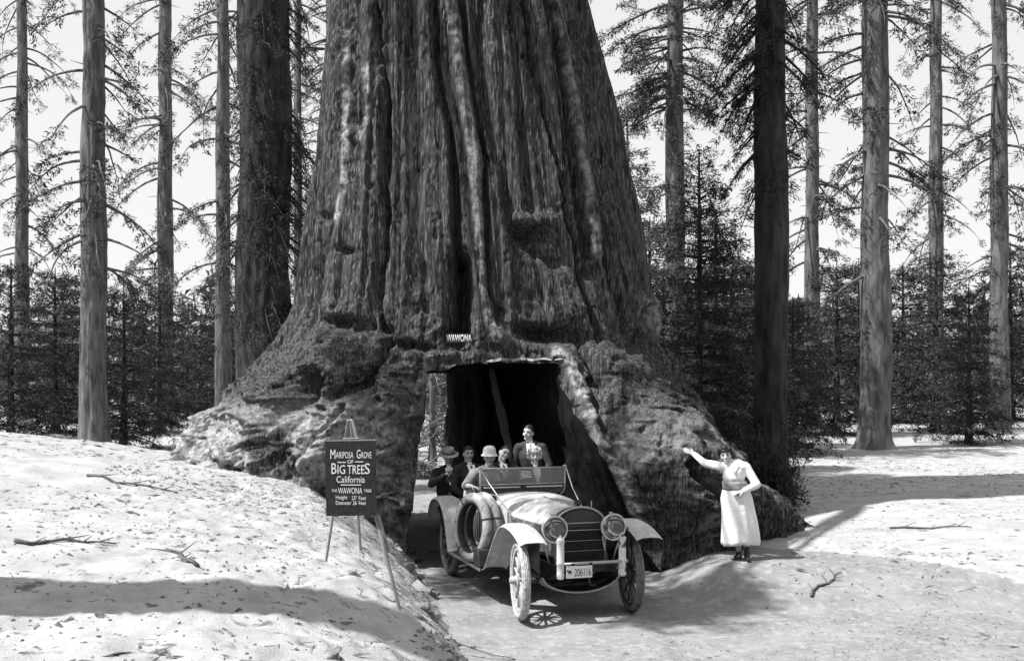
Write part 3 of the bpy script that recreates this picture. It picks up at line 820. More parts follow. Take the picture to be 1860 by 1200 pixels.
# body tub: shell with open top
def body_sec(x, w_, zt, fl):
    return [Vector((x, w_ - .06, .56)), Vector((x, w_, .66)), Vector((x, w_ + fl, zt - .02)), Vector((x, w_ + fl - .015, zt)), Vector((x, w_ + fl - .04, zt - .02)), Vector((x, w_ - .06, .70))]
for s, nm in ((-1, 'body_side'), (1, 'body_side')):
    m = MB(); rings = []
    for x, w_, zt in [(-.33, .575, 1.10), (-.6, .58, 1.03), (-1.0, .59, 1.04), (-1.3, .60, 1.12), (-1.6, .61, 1.10), (-2.0, .60, 1.12), (-2.35, .55, 1.18)]:
        r_ = body_sec(x, w_, zt, .015); rings.append([Vector((v.x, v.y * s, v.z)) for v in r_])
    m.loft(rings); b_ = cb(m, nm, M['cpaint'], smooth='auto')
    for x0, x1 in ((-.9, -.42), (-1.95, -1.42)):
        m = MB(); yy = s * .612
        m.tube([(x0, yy, .68), (x0, yy, 1.02), (x1, yy, 1.02), (x1, yy, .68), (x0, yy, .68)], .005, 5); m.build('door_seam', M['cblack'], b_)
        m = MB(); m.tube([(x0 + .05, yy + s * .03, .97), (x0 + .15, yy + s * .03, .97)], .008, 6); m.build('door_handle', M['metal'], b_)
m = MB(); rings = []
for k in range(13):
    a = -PI / 2 + PI * k / 12
    cx, cy = -2.32 - .28 * math.cos(a), .565 * math.sin(a)
    n_ = Vector((-math.cos(a), math.sin(a), 0))
    rings.append([Vector((cx, cy, .56)) - n_ * .05, Vector((cx, cy, .66)), Vector((cx, cy, 1.18)) + n_ * .02, Vector((cx, cy, 1.2)), Vector((cx, cy, 1.16)) - n_ * .03, Vector((cx, cy, .7)) - n_ * .04])
m.loft(rings); cb(m, 'body_back', M['cpaint'], smooth='auto')
m = MB(); m.box((-1.35, 0, .60), (2.3, 1.06, .03)); cb(m, 'floor', M['cdark'])
for xc, zt in ((-1.12, 1.22), (-2.16, 1.27)):
    m = MB(); m.box((xc, 0, .87), (.46, 1.02, .16)); cb(m, 'seat_cushion', M['leather'], bevel=.03)
    m = MB(); m.box((xc - .27, 0, zt - .20), (.13, 1.06, .46), Matrix.Rotation(-.14, 3, 'Y')); sb = cb(m, 'seat_back', M['leather'], bevel=.04)
    for k in range(8):
        m = MB(); m.tube([(xc - .19, -.46 + k * .13, zt - .02), (xc - .165, -.46 + k * .13, zt - .38)], .012, 6); m.build('pleat', M['leather'], sb)
# folded top behind the rear seat
m = MB(); pts = [(-2.62, .60 * math.sin(a), 1.16 + .05 * math.cos(a)) for a in np.linspace(-1.45, 1.45, 13)]
m.tube(pts, [.05 + .03 * math.cos(i - 6) ** 2 for i in range(13)], 8); cb(m, 'folded_top', M['leather'], smooth=True)
# steering wheel and column
cw = Vector((-.62, -.33, 1.28))
rot = Matrix.Rotation(R(-38), 3, 'Y')
m = MB(); m.lathe([(.205 + .013 * math.cos(a), .013 * math.sin(a)) for a in np.linspace(0, 2 * PI, 9)[:-1]], cw, 'z', 28, rot, True); stw = cb(m, 'steering_wheel', M['cblack'], smooth=True)
m = MB()
for k in range(4):
    a = k * PI / 2 + .4; m.tube([cw, cw + rot @ Vector((.2 * math.cos(a), .2 * math.sin(a), 0))], .008, 5)
m.build('wheel_spider', M['metal'], stw)
m = MB(); m.tube([cw, cw + rot @ Vector((0, 0, -.75))], .02, 8); cb(m, 'steering_column', M['cblack'], smooth=True)

# windshield
X0, HW = -.38, .615
m = MB()
m.tube([(X0, -HW, 1.62), (X0, HW, 1.62)], .011, 6); m.tube([(X0, -HW, 1.40), (X0, HW, 1.40)], .011, 6)
m.tube([(X0, -HW, 1.63), (X0, -HW, 1.36), (X0 + .01, -HW + .03, 1.28), (X0 + .02, -HW + .07, 1.25)], .012, 6); m.tube([(X0, HW, 1.63), (X0, HW, 1.36), (X0 + .01, HW - .03, 1.28), (X0 + .02, HW - .07, 1.25)], .012, 6)
wf = cb(m, 'windshield_frame', M['brass'], smooth=True)
for s in (-1, 1):
    m = MB(); m.ell((X0, s * HW, 1.635), (.025, .03, .022)); m.build('corner_knob', M['brass'], wf, True)
m = MB(); m.box((X0, 0, 1.51), (.006, HW * 2 - .02, .205)); gl = cb(m, 'windshield_glass', M['wglass'])
m = MB(); rings = []
for t in np.linspace(-1, 1, 25):
    y = t * (HW - .02); e = max(0, abs(t) - .86) / .14; zb = 1.27 + .07 * e ** 2
    rings.append([Vector((X0, y, 1.385)), Vector((X0 + .012, y, 1.33)), Vector((X0 + .03, y, zb)), Vector((X0 + .02, y, zb)), Vector((X0 - .01, y, 1.33)), Vector((X0 - .012, y, 1.385))])
m.loft(rings); lp = cb(m, 'lower_shield', M['cblack'], smooth='auto')
for (a_, b_) in ((-.57, -.04), (.04, .58)):
    m = MB(); m.tube([(X0 + .012, a_, 1.362), (X0 + .024, a_ + .03, 1.362), (X0 + .024, b_ - .03, 1.362), (X0 + .012, b_, 1.362)], .012, 8); m.build('shield_roll', M['metal'], lp, True)
m = MB(); m.tube([(X0 + .01, 0, 1.385), (X0 + .03, 0, 1.27)], .012, 6); m.build('shield_post', M['cblack'], lp)
# scratched sticker on the glass
m = MB()
for k in range(6):
    m.box((X0 + .0055, .04 + .008 * math.sin(k * 2), 1.49 + k * .017), (.001, .17 - .02 * (k % 3), .006), Matrix.Rotation(.07 * math.sin(k * 3 + 1), 3, 'X'))
m.build('windshield_sticker', M['white_paint'], gl)
for s in (-1, 1):
    m = MB(); m.tube([(X0, s * .625, 1.64), (0.0, s * .60, 1.45), (.75, s * .49, 1.06)] if s < 0 else [(X0, .625, 1.64), (-.15, .64, 1.35), (.75, .50, 1.03)], .009, 6); cb(m, 'stay_rod', M['brass'], smooth=True)

# headlamps
for s in (-1, 1):
    o = Vector((1.84, s * .37, 1.07)); yaw = Matrix.Rotation(0, 3, 'Z')
    m = MB(); m.lathe([(.0, -.16), (.05, -.155), (.10, -.12), (.135, -.06), (.148, 0), (.148, .03), (.142, .03), (.142, 0)], o, 'x', 28); hl = cb(m, 'headlight', M['brass'], smooth='auto')
    m = MB(); m.lathe([(.141, .024), (.158, .022), (.164, .036), (.156, .050), (.140, .048)], o, 'x', 32, closed=True); m.build('lamp_rim', M['metal'], hl, True)
    m = MB(); m.lathe([(.0, -.10), (.05, -.09), (.09, -.06), (.125, -.01), (.139, .025)], o, 'x', 28); m.build('reflector', M['mirror'], hl, True)
    m = MB(); m.lathe([(.0, .042), (.07, .040), (.141, .033), (.141, .029), (0, .037)], o, 'x', 28); m.build('lens', M['glass'], hl, True)
    m = MB(); m.ell(o + Vector((-.03, 0, 0)), (.035, .028, .028)); m.build('bulb', M['white_paint'], hl, True)
    m = MB(); m.box(o + Vector((-.04, 0, .16)), (.06, .03, .025)); m.build('lamp_vent', M['brass'], hl, bevel=.006)
    for d in (-.11, .11):
        m = MB(); m.tube([o + Vector((-.03, d, -.11)), o + Vector((-.05, d * .8, -.22)), o + Vector((-.06, d * .3, -.40))], .012, 6); cb(m, 'lamp_bracket', M['metal'], smooth=True)
# side lamp
o = Vector((.0, -.57, 1.245)); rz_ = Matrix.Rotation(R(-8), 3, 'Z')
m = MB(); m.lathe([(.0, -.12), (.05, -.11), (.06, -.02), (.068, .03), (.073, .05), (.06, .055), (.05, .02), (.048, -.03), (0, -.04)], o, 'x', 22, rz_); sl_ = cb(m, 'side_lamp', M['cblack'], smooth='auto')
m = MB(); m.lathe([(.056, .050), (.074, .048), (.078, .060), (.070, .068), (.056, .064)], o, 'x', 24, rz_, closed=True); m.build('lamp_rim', M['metal'], sl_, True)
m = MB(); m.tube([o + Vector((-.03, .0, -.06)), o + Vector((-.04, .02, -.25))], .014, 6); m.build('lamp_bracket', M['brass'], sl_, True)

# front buffer tubes and bar
for s, y_ in ((-1, -.40), (1, .365)):
    m = MB(); m.lathe([(.0, .54), (.03, .54), (.045, .555), (.047, .60), (.043, .62), (.043, .70), (.050, .71), (.050, .735), (.043, .745), (.043, .94), (.047, .95), (.047, .985), (.030, 1.005), (.012, 1.015), (.012, 1.035), (0, 1.045)], (2.14, y_, 0), 'z', 20)
    cb(m, 'buffer_tube', M['chip'] if 'chip' in M else M.setdefault('chip', mat('chipped_pale_paint', .50, .66, 8, .6, layer=(.05, 9, .56, .62, 3))), smooth='auto')
    m = MB(); m.tube([(2.14, y_, .70), (1.95, y_ * .97, .63), (1.8, y_ * .93, .60)], .022, 6); cb(m, 'buffer_bracket', M['cdark'], smooth=True)
m = MB(); m.tube([(2.17, -.40, .715), (2.17, .42, .715)], .018, 8); cb(m, 'buffer_bar', M['brass'], smooth=True)
# number plate
m = MB(); m.box((2.205, -.195, .625), (.006, .315, .135)); pl = cb(m, 'number_plate', M['white_paint'], bevel=.002)
M['plate_ink'] = mat('plate_ink', .03, .06, 20)
t = lettering('206116', pl, 2.2085, -.155, .620, .20, .085, M['plate_ink'], bold=0.0, rot=(0, 0, R(90))); t.name = 'plate_number'
m = MB(); m.ell((2.209, -.315, .635), (.002, .026, .014)); m.ell((2.209, -.342, .642), (.002, .011, .009))
for d in (-.33, -.318, -.305, -.295): m.box((2.209, d, .617), (.003, .006, .02))
m.build('plate_emblem', M['plate_ink'], pl)
for d in (-.27, -.05):
    m = MB(); m.box((2.196, d, .70), (.02, .03, .045)); m.build('plate_clip', M['cdark'], pl)

# fenders: sheets bent along a side profile
def fender(prof, y0, y1, name, mt, crown=.02, side=1):
    m = MB(); rings = []
    n = 7
    P = [Vector((x, 0, z)) for x, z in prof]
    for i, p in enumerate(P):
        t = (P[min(i + 1, len(P) - 1)] - P[max(i - 1, 0)]).normalized(); nn = Vector((-t.z, 0, t.x))
        if nn.z < 0 and abs(t.x) > .2: nn = -nn
        top = []; bot = []
        for k in range(n):
            u = k / (n - 1); y = y0 + (y1 - y0) * u; c = crown * (1 - (2 * u - 1) ** 2) - (.02 if k in (0, n - 1) else 0)
            v = Vector((p.x, y * side, p.z)) + nn * c
            top.append(v); bot.append(v - nn * .007)
        rings.append(top + list(reversed(bot)))
    m.loft(rings); return cb(m, name, mt, smooth='auto')
def smooth_prof(pts, n=6):
    out = []
    for i in range(len(pts) - 1):
        p0, p1, p2, p3 = [Vector((*pts[max(0, min(len(pts) - 1, j))], 0)) for j in (i - 1, i, i + 1, i + 2)]
        for k in range(n):
            t = k / n
            v = .5 * ((2 * p1) + (p2 - p0) * t + (2 * p0 - 5 * p1 + 4 * p2 - p3) * t * t + (3 * p1 - p0 - 3 * p2 + p3) * t ** 3); out.append((v.x, v.y))
    out.append(tuple(pts[-1])); return out
ff = smooth_prof([(2.14, .955), (2.04, 1.00), (1.80, 1.075), (1.56, 1.10), (1.36, 1.075), (1.20, .98), (.95, .74), (.72, .50), (.60, .44)])
rf = smooth_prof([(-2.16, .78), (-2.10, .93), (-1.95, 1.06), (-1.72, 1.12), (-1.45, 1.10), (-1.22, .98), (-1.08, .80), (-.98, .60), (-.90, .44)])
for s in (-1, 1):
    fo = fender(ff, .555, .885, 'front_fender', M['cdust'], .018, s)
    m = MB(); rings = []     # inner valance closing the fender against the frame
    for x, z in ff[10:]:
        rings.append([Vector((x, s * .57, z - .01)), Vector((x, s * .565, max(.5, z - .5) if z > .6 else .43)), Vector((x, s * .555, max(.5, z - .5) if z > .6 else .43)), Vector((x, s * .56, z - .01))])
    m.loft(rings); m.build('inner_valance', M['cblack'], fo)
    fender(rf, .60, .93, 'rear_fender', M['cfend'], .02, s)
    m = MB(); m.box((-.15, s * .74, .428), (1.56, .34, .02)); rb = cb(m, 'running_board', M['cdark'])
    m = MB(); m.box((-.15, s * .912, .428), (1.56, .012, .034)); m.build('board_edge', M['metal'], rb)
    m = MB(); m.box((-.15, s * .565, .52), (1.5, .012, .17)); cb(m, 'splash_apron', M['cfend'])
# spare tyres on the running board
for k, (y_, tm) in enumerate(((-.86, M['spare']), (-.715, M['spare']))):
    prof = [(.385 + .066 * math.cos(a), .062 * math.sin(a)) for a in np.linspace(0, 2 * PI, 15)[:-1]]
    m = MB(); m.lathe(prof, (0, 0, 0), 'y', 44, closed=True); st = cb(m, 'spare_tyre', tm, smooth=True)
    st.location = (.10 - k * .06, y_, .90); st.rotation_euler = (R(-5), 0, R(13))
    m = MB(); m.lathe([(.318, -.045), (.326, -.05), (.33, -.04), (.33, .04), (.326, .05), (.318, .045)], (0, 0, 0), 'y', 36, closed=True); m.build('tyre_bead', M['cdark'], st, True)
    for a in (.35, 2.2, 4.1):
        mm = MB(); pc = Vector((.385 * math.cos(a), 0, .385 * math.sin(a))); er = Vector((math.cos(a), 0, math.sin(a)))
        mm.tube([pc + er * .072 * math.cos(q) + Vector((0, .068 * math.sin(q), 0)) for q in np.linspace(0, 2 * PI, 13)], .008, 5, cap=False); mm.build('wrapping_cord', M['cdark'], st)
m = MB(); m.box((.45, -.78, .56), (.28, .26, .22)); cb(m, 'tool_box', M['cdark'], bevel=.01)
m = MB(); m.tube([(-.05, -.60, 1.05), (-.03, -.62, .75), (.0, -.62, .6)], .03, 8); cb(m, 'horn_tube', M['brass'], smooth=True)
# starting handle side levers
for y_ in (-.66, -.63):
    m = MB(); m.tube([(-.45, y_, .62), (-.52, y_, 1.22)], .010, 6); m.ell((-.52, y_, 1.24), (.02, .02, .03)); cb(m, 'brake_lever', M['metal'], smooth=True)
# pale coat bundled on the side of the driver's seat
m = MB(); m.ell((-.92, -.66, 1.26), (.12, .075, .18)); m.ell((-.86, -.66, 1.08), (.15, .07, .16)); m.ell((-1.0, -.64, 1.38), (.06, .06, .06))
# ================================================================ trees, foliage
def leaves(P, D, n, spread, ln, wd, seed, sag=0.0):
    """n slim leaf faces round each twig point P with twig direction D (arrays)"""
    rs = np.random.RandomState(seed); N = len(P) * n
    p = np.repeat(P, n, 0) + rs.normal(0, 1, (N, 3)) * spread
    d = np.repeat(D, n, 0) + rs.normal(0, .75, (N, 3)); d[:, 2] -= sag
    d /= np.linalg.norm(d, axis=1)[:, None] + 1e-6
    s = np.cross(d, rs.normal(0, 1, (N, 3))); s /= np.linalg.norm(s, axis=1)[:, None] + 1e-6
    L = ln * rs.uniform(.6, 1.3, N)[:, None]; W = wd * rs.uniform(.7, 1.3, N)[:, None]
    V = np.stack([p - s * W * .35, p + s * W * .5 + d * L * .5, p + d * L], 1).reshape(-1, 3)
    return V, np.arange(N * 3).reshape(-1, 3)

def vn1(a, b):
    return math.sin(a * 1.7 + 1.3 * math.sin(b * 2.1)) * .5 + math.sin(b * 3.7 + a * 2.9) * .5

def tree_thing(name, label, x, y, trunk_pts, trunk_r, branches, leaf, m_leaf, m_trunk, group=None, seed=1, z0=None, min_r=.004, leaf2=None, shell_trunk=14):
    """trunk_pts: local heights; branches: list of (start, dir, length, sag, radius); leaf: (twigs per m, twig length, leaves per twig point, len, width)"""
    rs = random.Random(seed); z0 = gh1(x, y) - .15 if z0 is None else z0
    t = empty(name, (x, y, z0), 0, label, 'tree', group)
    tp = []; tr = []
    H = trunk_pts[-1][2]
    n = 26
    for k in range(n + 1):
        f = k / n; q = f * (len(trunk_pts) - 1); i = min(int(q), len(trunk_pts) - 2); u = q - i
        a, b = Vector(trunk_pts[i]), Vector(trunk_pts[i + 1]); tp.append(a.lerp(b, u))
        rr = trunk_r[0] + (trunk_r[1] - trunk_r[0]) * f
        if k < 3: rr *= 1 + .18 * (3 - k) / 3
        tr.append(rr)
    if trunk_r[0] > .1:      # furrowed bark, root flare, stubs
        na, nz2 = (64, 260) if trunk_r[0] > .4 else (32, 150); A_ = np.linspace(0, 2 * PI, na, endpoint=False); zt = np.linspace(0, H, nz2)
        cxs = np.interp(zt, [p.z for p in tp], [p.x for p in tp]); cys = np.interp(zt, [p.z for p in tp], [p.y for p in tp])
        rr = trunk_r[0] + (trunk_r[1] - trunk_r[0]) * zt / H
        AA, ZZ = np.meshgrid(A_, zt); RR = rr[:, None] * np.ones_like(AA)
        pn = np.stack([np.cos(AA) * 2.2, np.sin(AA) * 2.2, ZZ * .45], -1).reshape(-1, 3) + seed * 3.3
        RR = RR * (1 + .09 * ridged(pn * 1.6, 2, seed).reshape(AA.shape) + .05 * fbm(pn * np.array([[3, 3, 6.0]]), 2, seed + 1).reshape(AA.shape) + .05 * np.sin(ZZ * .7 + seed))
        RR = RR + trunk_r[0] * (.55 + .35 * np.sin(AA * 5 + seed)) * np.exp(-ZZ / .35)
        cxx = cxs[:, None] + .06 * trunk_r[0] * np.sin(ZZ * .9 + seed); cyy = cys[:, None] + 0 * AA
        V = np.stack([cxx + RR * np.cos(AA), cyy + RR * np.sin(AA), ZZ], -1).reshape(-1, 3)
        I_ = np.arange(na * nz2).reshape(nz2, na); J_ = np.roll(I_, -1, 1)
        tk = link('trunk', np_mesh('trunk', V, np.stack([I_[:-1], J_[:-1], J_[1:], I_[1:]], -1).reshape(-1, 4), m_trunk, True), t)
    else:
        m = MB(); m.tube(tp, tr, shell_trunk); tk = m.build('trunk', m_trunk, t, True)
    bm_ = MB(); TP, TD = [], []
    for (s0, d0, L, sag, r0) in branches:
        s0 = Vector(s0); d = Vector(d0).normalized(); pts = [s0]; k = max(4, int(L / .25)); st = L / k
        for i in range(k):
            d = (d + Vector((rs.uniform(-.12, .12), rs.uniform(-.12, .12), -sag * st + rs.uniform(-.06, .06)))).normalized()
            pts.append(pts[-1] + d * st)
        bm_.tube(pts, [max(r0 * (1 - i / (k + .5)), min_r) for i in range(k + 1)], 4, cap=False)
        if leaf is None: continue
        ntw = max(2, int(leaf[0] * L))
        for j in range(ntw):
            f = leaf[5] + (1 - leaf[5]) * (j + rs.random()) / ntw
            if vn1(s0.x * 3 + d0[0] * 2 + seed, s0.z * 1.1 + f * 2.5) < -.22: continue
            q = f * k; i = min(int(q), k - 1); p = pts[i].lerp(pts[i + 1], q - i); dd = (pts[i + 1] - pts[i]).normalized()
            side = dd.cross(Vector((0, 0, 1))).normalized() * (1 if j % 2 else -1)
            td = (dd * .7 + side * rs.uniform(.5, 1.1) + Vector((0, 0, rs.uniform(-.35, .15)))).normalized()
            tl = leaf[1] * rs.uniform(.5, 1.2) * (1.15 - .6 * f)
            e = p + td * tl
            bm_.tube([p, e], [min_r * .9, min_r * .5], 3, cap=False)
            for u in (.25, .5, .75, 1.0):
                TP.append(p.lerp(e, u)); TD.append(td)
    for k in range(int(H * 1.6) if trunk_r[0] > .1 else 0):       # broken dead stubs
        z_ = rs.uniform(1.2, H * .9); a = rs.uniform(0, 2 * PI); r1_ = trunk_r[0] * .9; L = rs.uniform(.1, .5)
        p0 = Vector((math.cos(a) * r1_ * .8, math.sin(a) * r1_ * .8, z_)); p1 = p0 + Vector((math.cos(a), math.sin(a), rs.uniform(-.4, .2))) * (L + r1_ * .2)
        bm_.tube([p0, p1], [.018, .006], 4)
    if bm_.v: bm_.build('branches', m_trunk, t)['kind'] = 'stuff'
    if TP:
        V, F = leaves(np.array(TP), np.array(TD), leaf[2], leaf[1] * .10, leaf[3], leaf[4], seed + 5, .15)
        link('crown', np_mesh('crown', V, F, m_leaf), t)['kind'] = 'stuff'
    return t

def fir(name, label, x, y, H, r0, z_lo, wmax, seed, m_leaf, m_trunk, whorl=.42, per=6, leaf=(6, .5, 7, .12, .035, .12), group=None, up=.05, gap=0.0, power=.8, sag=.35, lean=0.0, hang=0.0):
    rs = random.Random(seed); br = []
    z = z_lo
    while z < H - .15:
        f = (z - z_lo) / (H - z_lo); L = max(.12, wmax * (1 - f) ** power * (0.55 + .45 * min(1, f * 6 + .3)))
        for k in range(per):
            if rs.random() < gap: continue
            a = 2 * PI * (k + rs.random()) / per
            l_ = L * rs.uniform(.6, 1.15)
            br.append(((lean * z, 0, z + rs.uniform(-.1, .1)), (math.cos(a), math.sin(a), up + .5 * f * f - hang + rs.uniform(-.12, .12)), l_, sag, .012 + .012 * l_))
        z += whorl * rs.uniform(.7, 1.3) * (1 - .4 * f)
    pts = [(lean * H * i / 4, .0, H * i / 4) for i in range(5)]
    return tree_thing(name, label, x, y, pts, (r0, .015 if H < 14 else r0 * .45), br, leaf, m_leaf, m_trunk, group, seed)

LF, LP_, TK, TKP = M['leaf'], M['leaf_pale'], M['trunk'], M['trunk_pale']
def at(q, Y): return (q - 930) * Y / FPX
# the young fir right of the sequoia, and its neighbours
fir('fir_tree', 'young fir with a bare slender tip standing right of the giant sequoia, behind the woman', at(1270, 24), 24, 8.0, .13, .35, 1.75, 3, LF, TK, .34, 8, (7, .48, 8, .12, .035, .10), up=.06, gap=.1, power=.62)
fir('fir_tree', 'dark bushy fir crowded in behind the right root of the sequoia', at(1345, 27), 27, 4.6, .12, .2, 2.2, 4, LF, TK, .32, 9, (7, .5, 8, .13, .04, .05), power=.5)
fir('fir_tree', 'low dark fir between the sequoia flank and the young slender fir', at(1205, 27), 27, 5.6, .11, .3, 1.5, 5, LF, TK, .34, 8, (7, .45, 8, .13, .04, .05), power=.6)
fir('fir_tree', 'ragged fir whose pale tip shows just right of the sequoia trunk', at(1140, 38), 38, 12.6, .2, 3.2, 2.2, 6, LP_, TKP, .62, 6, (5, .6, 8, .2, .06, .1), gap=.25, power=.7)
fir('fir_tree', 'half hidden fir with open branches near the right edge trunk', at(1330, 34), 34, 6.4, .16, .5, 2.6, 7, LF, TK, .40, 8, (6, .55, 8, .15, .05, .05), power=.5)
# tall pine with a clump of needles high on its grey trunk
def tall(name, label, q, Y, r0, H, seed, brs, leaf, ml, mt, group=None, lean=0.0, r1=.6):
    x = at(q, Y); z0 = gh1(x, Y) - .15
    out = []
    rs = random.Random(seed)
    for (qy0, qy1, n, L, upz, sag, side) in brs:
        for k in range(n):
            qy = rs.uniform(qy0, qy1); z = CAMH - (qy - HOR) * Y / FPX - z0
            a = rs.uniform(0, 2 * PI) if side == 0 else (rs.gauss(PI, .7) if side < 0 else rs.gauss(0, .7))
            out.append(((lean * z + math.cos(a) * r0 * .5, math.sin(a) * r0 * .5, z), (math.cos(a), math.sin(a), upz + rs.uniform(-.25, .25)), L * rs.uniform(.5, 1.2), sag, .02 + .012 * L))
    pts = [(lean * H * i / 5, 0, H * i / 5) for i in range(6)]
    return tree_thing(name, label, x, Y, pts, (r0, r0 * r1), out, leaf, ml, mt, group, seed, z0)
tall('pine_tree', 'tall grey pine with a ragged clump of needles high on its trunk', 1226, 30, .29, 17, 21,
     [(60, 215, 30, 1.9, -.1, .4, -1), (40, 210, 16, 1.5, -.1, .4, 1), (-140, 60, 26, 2.4, .1, .3, 0), (330, 420, 9, 1.0, -.3, .3, 0)], (7, .5, 8, .14, .04, .2), LF, TKP, r1=.7)
tall('pine_tree', 'massive dark pine with drooping boughs standing behind and right of the woman', 1400, 22, .36, 17, 22,
     [(-60, 160, 30, 1.6, -.5, .5, 0), (-20, 280, 18, 1.35, -.6, .6, -1), (200, 340, 14, 1.0, -.6, .6, 0), (-120, -20, 3, 2.6, .0, .45, -1)], (7, .42, 9, .11, .032, .12), LF, TK, r1=.75)
# left side
tall('pine_tree', 'massive dark trunk draped with drooping boughs, left of the giant sequoia', 480, 27, .70, 19, 31,
     [(-60, 640, 95, 1.5, -.6, .4, 0), (140, 560, 22, 1.6, -.6, .5, 1)], (7, .42, 8, .11, .03, .15), LF, TK, r1=.8)
tall('pine_tree', 'thin pine with bent drooping branches between the left trunk and the sequoia', 541, 33, .14, 17, 32,
     [(-40, 480, 30, 1.6, -.15, .8, 0), (300, 640, 22, 1.1, -.4, .8, 0)], (4, .45, 6, .12, .035, .3), LF, TKP, r1=.7)
tall('pine_tree', 'leafy tree half hidden behind the left flank of the sequoia', 600, 37, .22, 18, 33,
     [(-60, 600, 46, 1.7, -.1, .4, -1)], (4, .5, 6, .15, .045, .2), LP_, TKP, r1=.6)
tall('pine_tree', 'short broken dark trunk low between the left trunk and the sequoia', 556, 42, .30, 6.5, 34,
     [(480, 640, 16, 1.5, -.2, .5, 0)], (4, .5, 6, .15, .05, .2), LF, TK, r1=.8)
# seen through the tunnel
tall('pine_tree', 'slim smooth trunk seen through the tunnel, left of the thicker one', 786, 36, .115, 14, 41,
     [(660, 860, 12, 1.6, -.2, .4, 0)], (5, .4, 6, .12, .035, .2), LF, TKP, r1=.8)
tall('pine_tree', 'rough barked trunk seen through the tunnel against its dark wall', 828, 33, .24, 14, 42,
     [(660, 820, 10, 1.3, -.2, .5, -1)], (4, .4, 6, .12, .035, .2), LF, TKP, r1=.8)
# beyond the edges of the old print the wood goes on
side_spec = [
 (405, 44, .34, 'grey trunk of moderate girth left of the massive left trunk'),
 (300, 52, .42, 'pale distant pine well left of the sign'),
 (170, 36, .46, 'stout pine in the left part of the wood'),
 (40, 58, .40, 'farthest left distant pine'),
 (1475, 46, .34, 'slim pine just right of the massive right edge trunk'),
 (1590, 34, .48, 'stout pine in the right part of the wood'),
 (1700, 56, .42, 'pale distant pine in the right part of the wood'),
 (1815, 44, .40, 'pine farthest to the right, pale and distant')]
for i, (q, Y, r0, lab) in enumerate(side_spec):
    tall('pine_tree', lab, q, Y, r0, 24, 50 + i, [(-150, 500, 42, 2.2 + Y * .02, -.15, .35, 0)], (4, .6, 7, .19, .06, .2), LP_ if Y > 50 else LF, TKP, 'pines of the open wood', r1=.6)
fsrc = fir('fir_tree', 'young bushy fir far left on the slope beyond the bank', at(225, 38), 38, 6.2, .14, .2, 2.3, 61, LF, TK, .5, 8, (5, .6, 7, .17, .05, .05), group='young firs under the pines', power=.6)
for (q, Y, s_, lab) in [(100, 46, 1.2, 'taller bushy fir at the far left'), (365, 58, 1.0, 'small fir behind the left pines'), (440, 62, .9, 'tiny distant fir close to the massive left trunk'),
                        (1520, 40, 1.1, 'bushy fir right of the massive right trunk'), (1640, 48, 1.2, 'tall bushy fir among the right pines'), (1760, 36, .9, 'low fir at the far right'), (560, 60, .9, 'distant fir filling the gap left of the sequoia'), (1450, 60, 1.1, 'distant fir behind the right edge trunk')]:
    c = copy_tree(fsrc); x = at(q, Y); c.location = (x, Y, gh1(x, Y) - .15); c.scale = (s_,) * 3; c.rotation_euler = (0, 0, q * .1); c['label'] = lab
for (q, Y, s_, lab) in [(1300, 44, 1.5, 'pale tall fir in the gap between the young fir and the right edge pine'), (1180, 50, 1.6, 'distant fir right behind the sequoia flank'), (1250, 52, 1.3, 'distant fir behind the slender young fir'), (1380, 40, 1.1, 'fir just left of the right edge pine, half hidden'),
                        (1440, 32, .8, 'small fir right of the right edge pine'), (1560, 52, 1.3, 'distant fir behind the stout right pine'), (1700, 42, 1.2, 'fir standing under the second pine from the right'), (1835, 50, 1.4, 'tall fir cut by the right edge of the view'),
                        (20, 42, 1.2, 'tall fir cut by the left edge of the view'), (150, 54, 1.3, 'distant fir behind the stout left pine'), (290, 46, 1.1, 'fir between the two nearer left pines'), (400, 50, 1.2, 'fir near the massive left trunk, behind a grey pine')]:
    c = copy_tree(fsrc); x = at(q, Y); c.location = (x, Y, gh1(x, Y) - .15); c.scale = (s_ * .95, s_ * 1.1, s_); c.rotation_euler = (0, 0, q * .37); c['label'] = lab
# off to the left: the pine whose trunk throws its shadow over the bank
tt = tall('pine_tree', 'tall broken pine snag left of the sandy bank, its shadow crossing the bank', -1440, 6.65, .58, 11.6, 71, [], None, LF, TK, r1=.7)
# the grove goes on behind the camera
for i, (x, y) in enumerate([(-15, -14), (-7, -17), (1, -13), (8, -16), (15, -12), (22, -6), (20, 4), (-3, -24), (13, -24)]):
    if i == 0:
        gsrc = fir('fir_tree', 'tall fir of the grove behind the camera, standing farthest left', x, y, 21, .45, 1.0, 4.2, 90, LF, TK, .8, 8, (4, 1.1, 8, .38, .16, .1), group='grove behind the camera', power=.6)
    else:
        c = copy_tree(gsrc); c.location = (x, y, -.1); c.rotation_euler = (0, 0, i * .8); c.scale = (1, 1, .9 + .05 * (i % 4)); c['label'] = 'tall fir of the grove behind the camera, ' + ['', 'second from the left', 'third from the left', 'right behind the camera', 'next to the right of the nearest one', 'standing well to the right', 'close beside the road at far right', 'at the right edge of the clearing', 'in the back row at left', 'in the back row at right'][i + 1]
def off_tree(x, y, r0, H, z_lo, wmax, seed, lab, leaf=(5, .7, 7, .2, .07, .1)):
    return fir('fir_tree', lab, x, y, H, r0, z_lo, wmax, seed, LF, TK, 1.0, 7, leaf, power=.5)

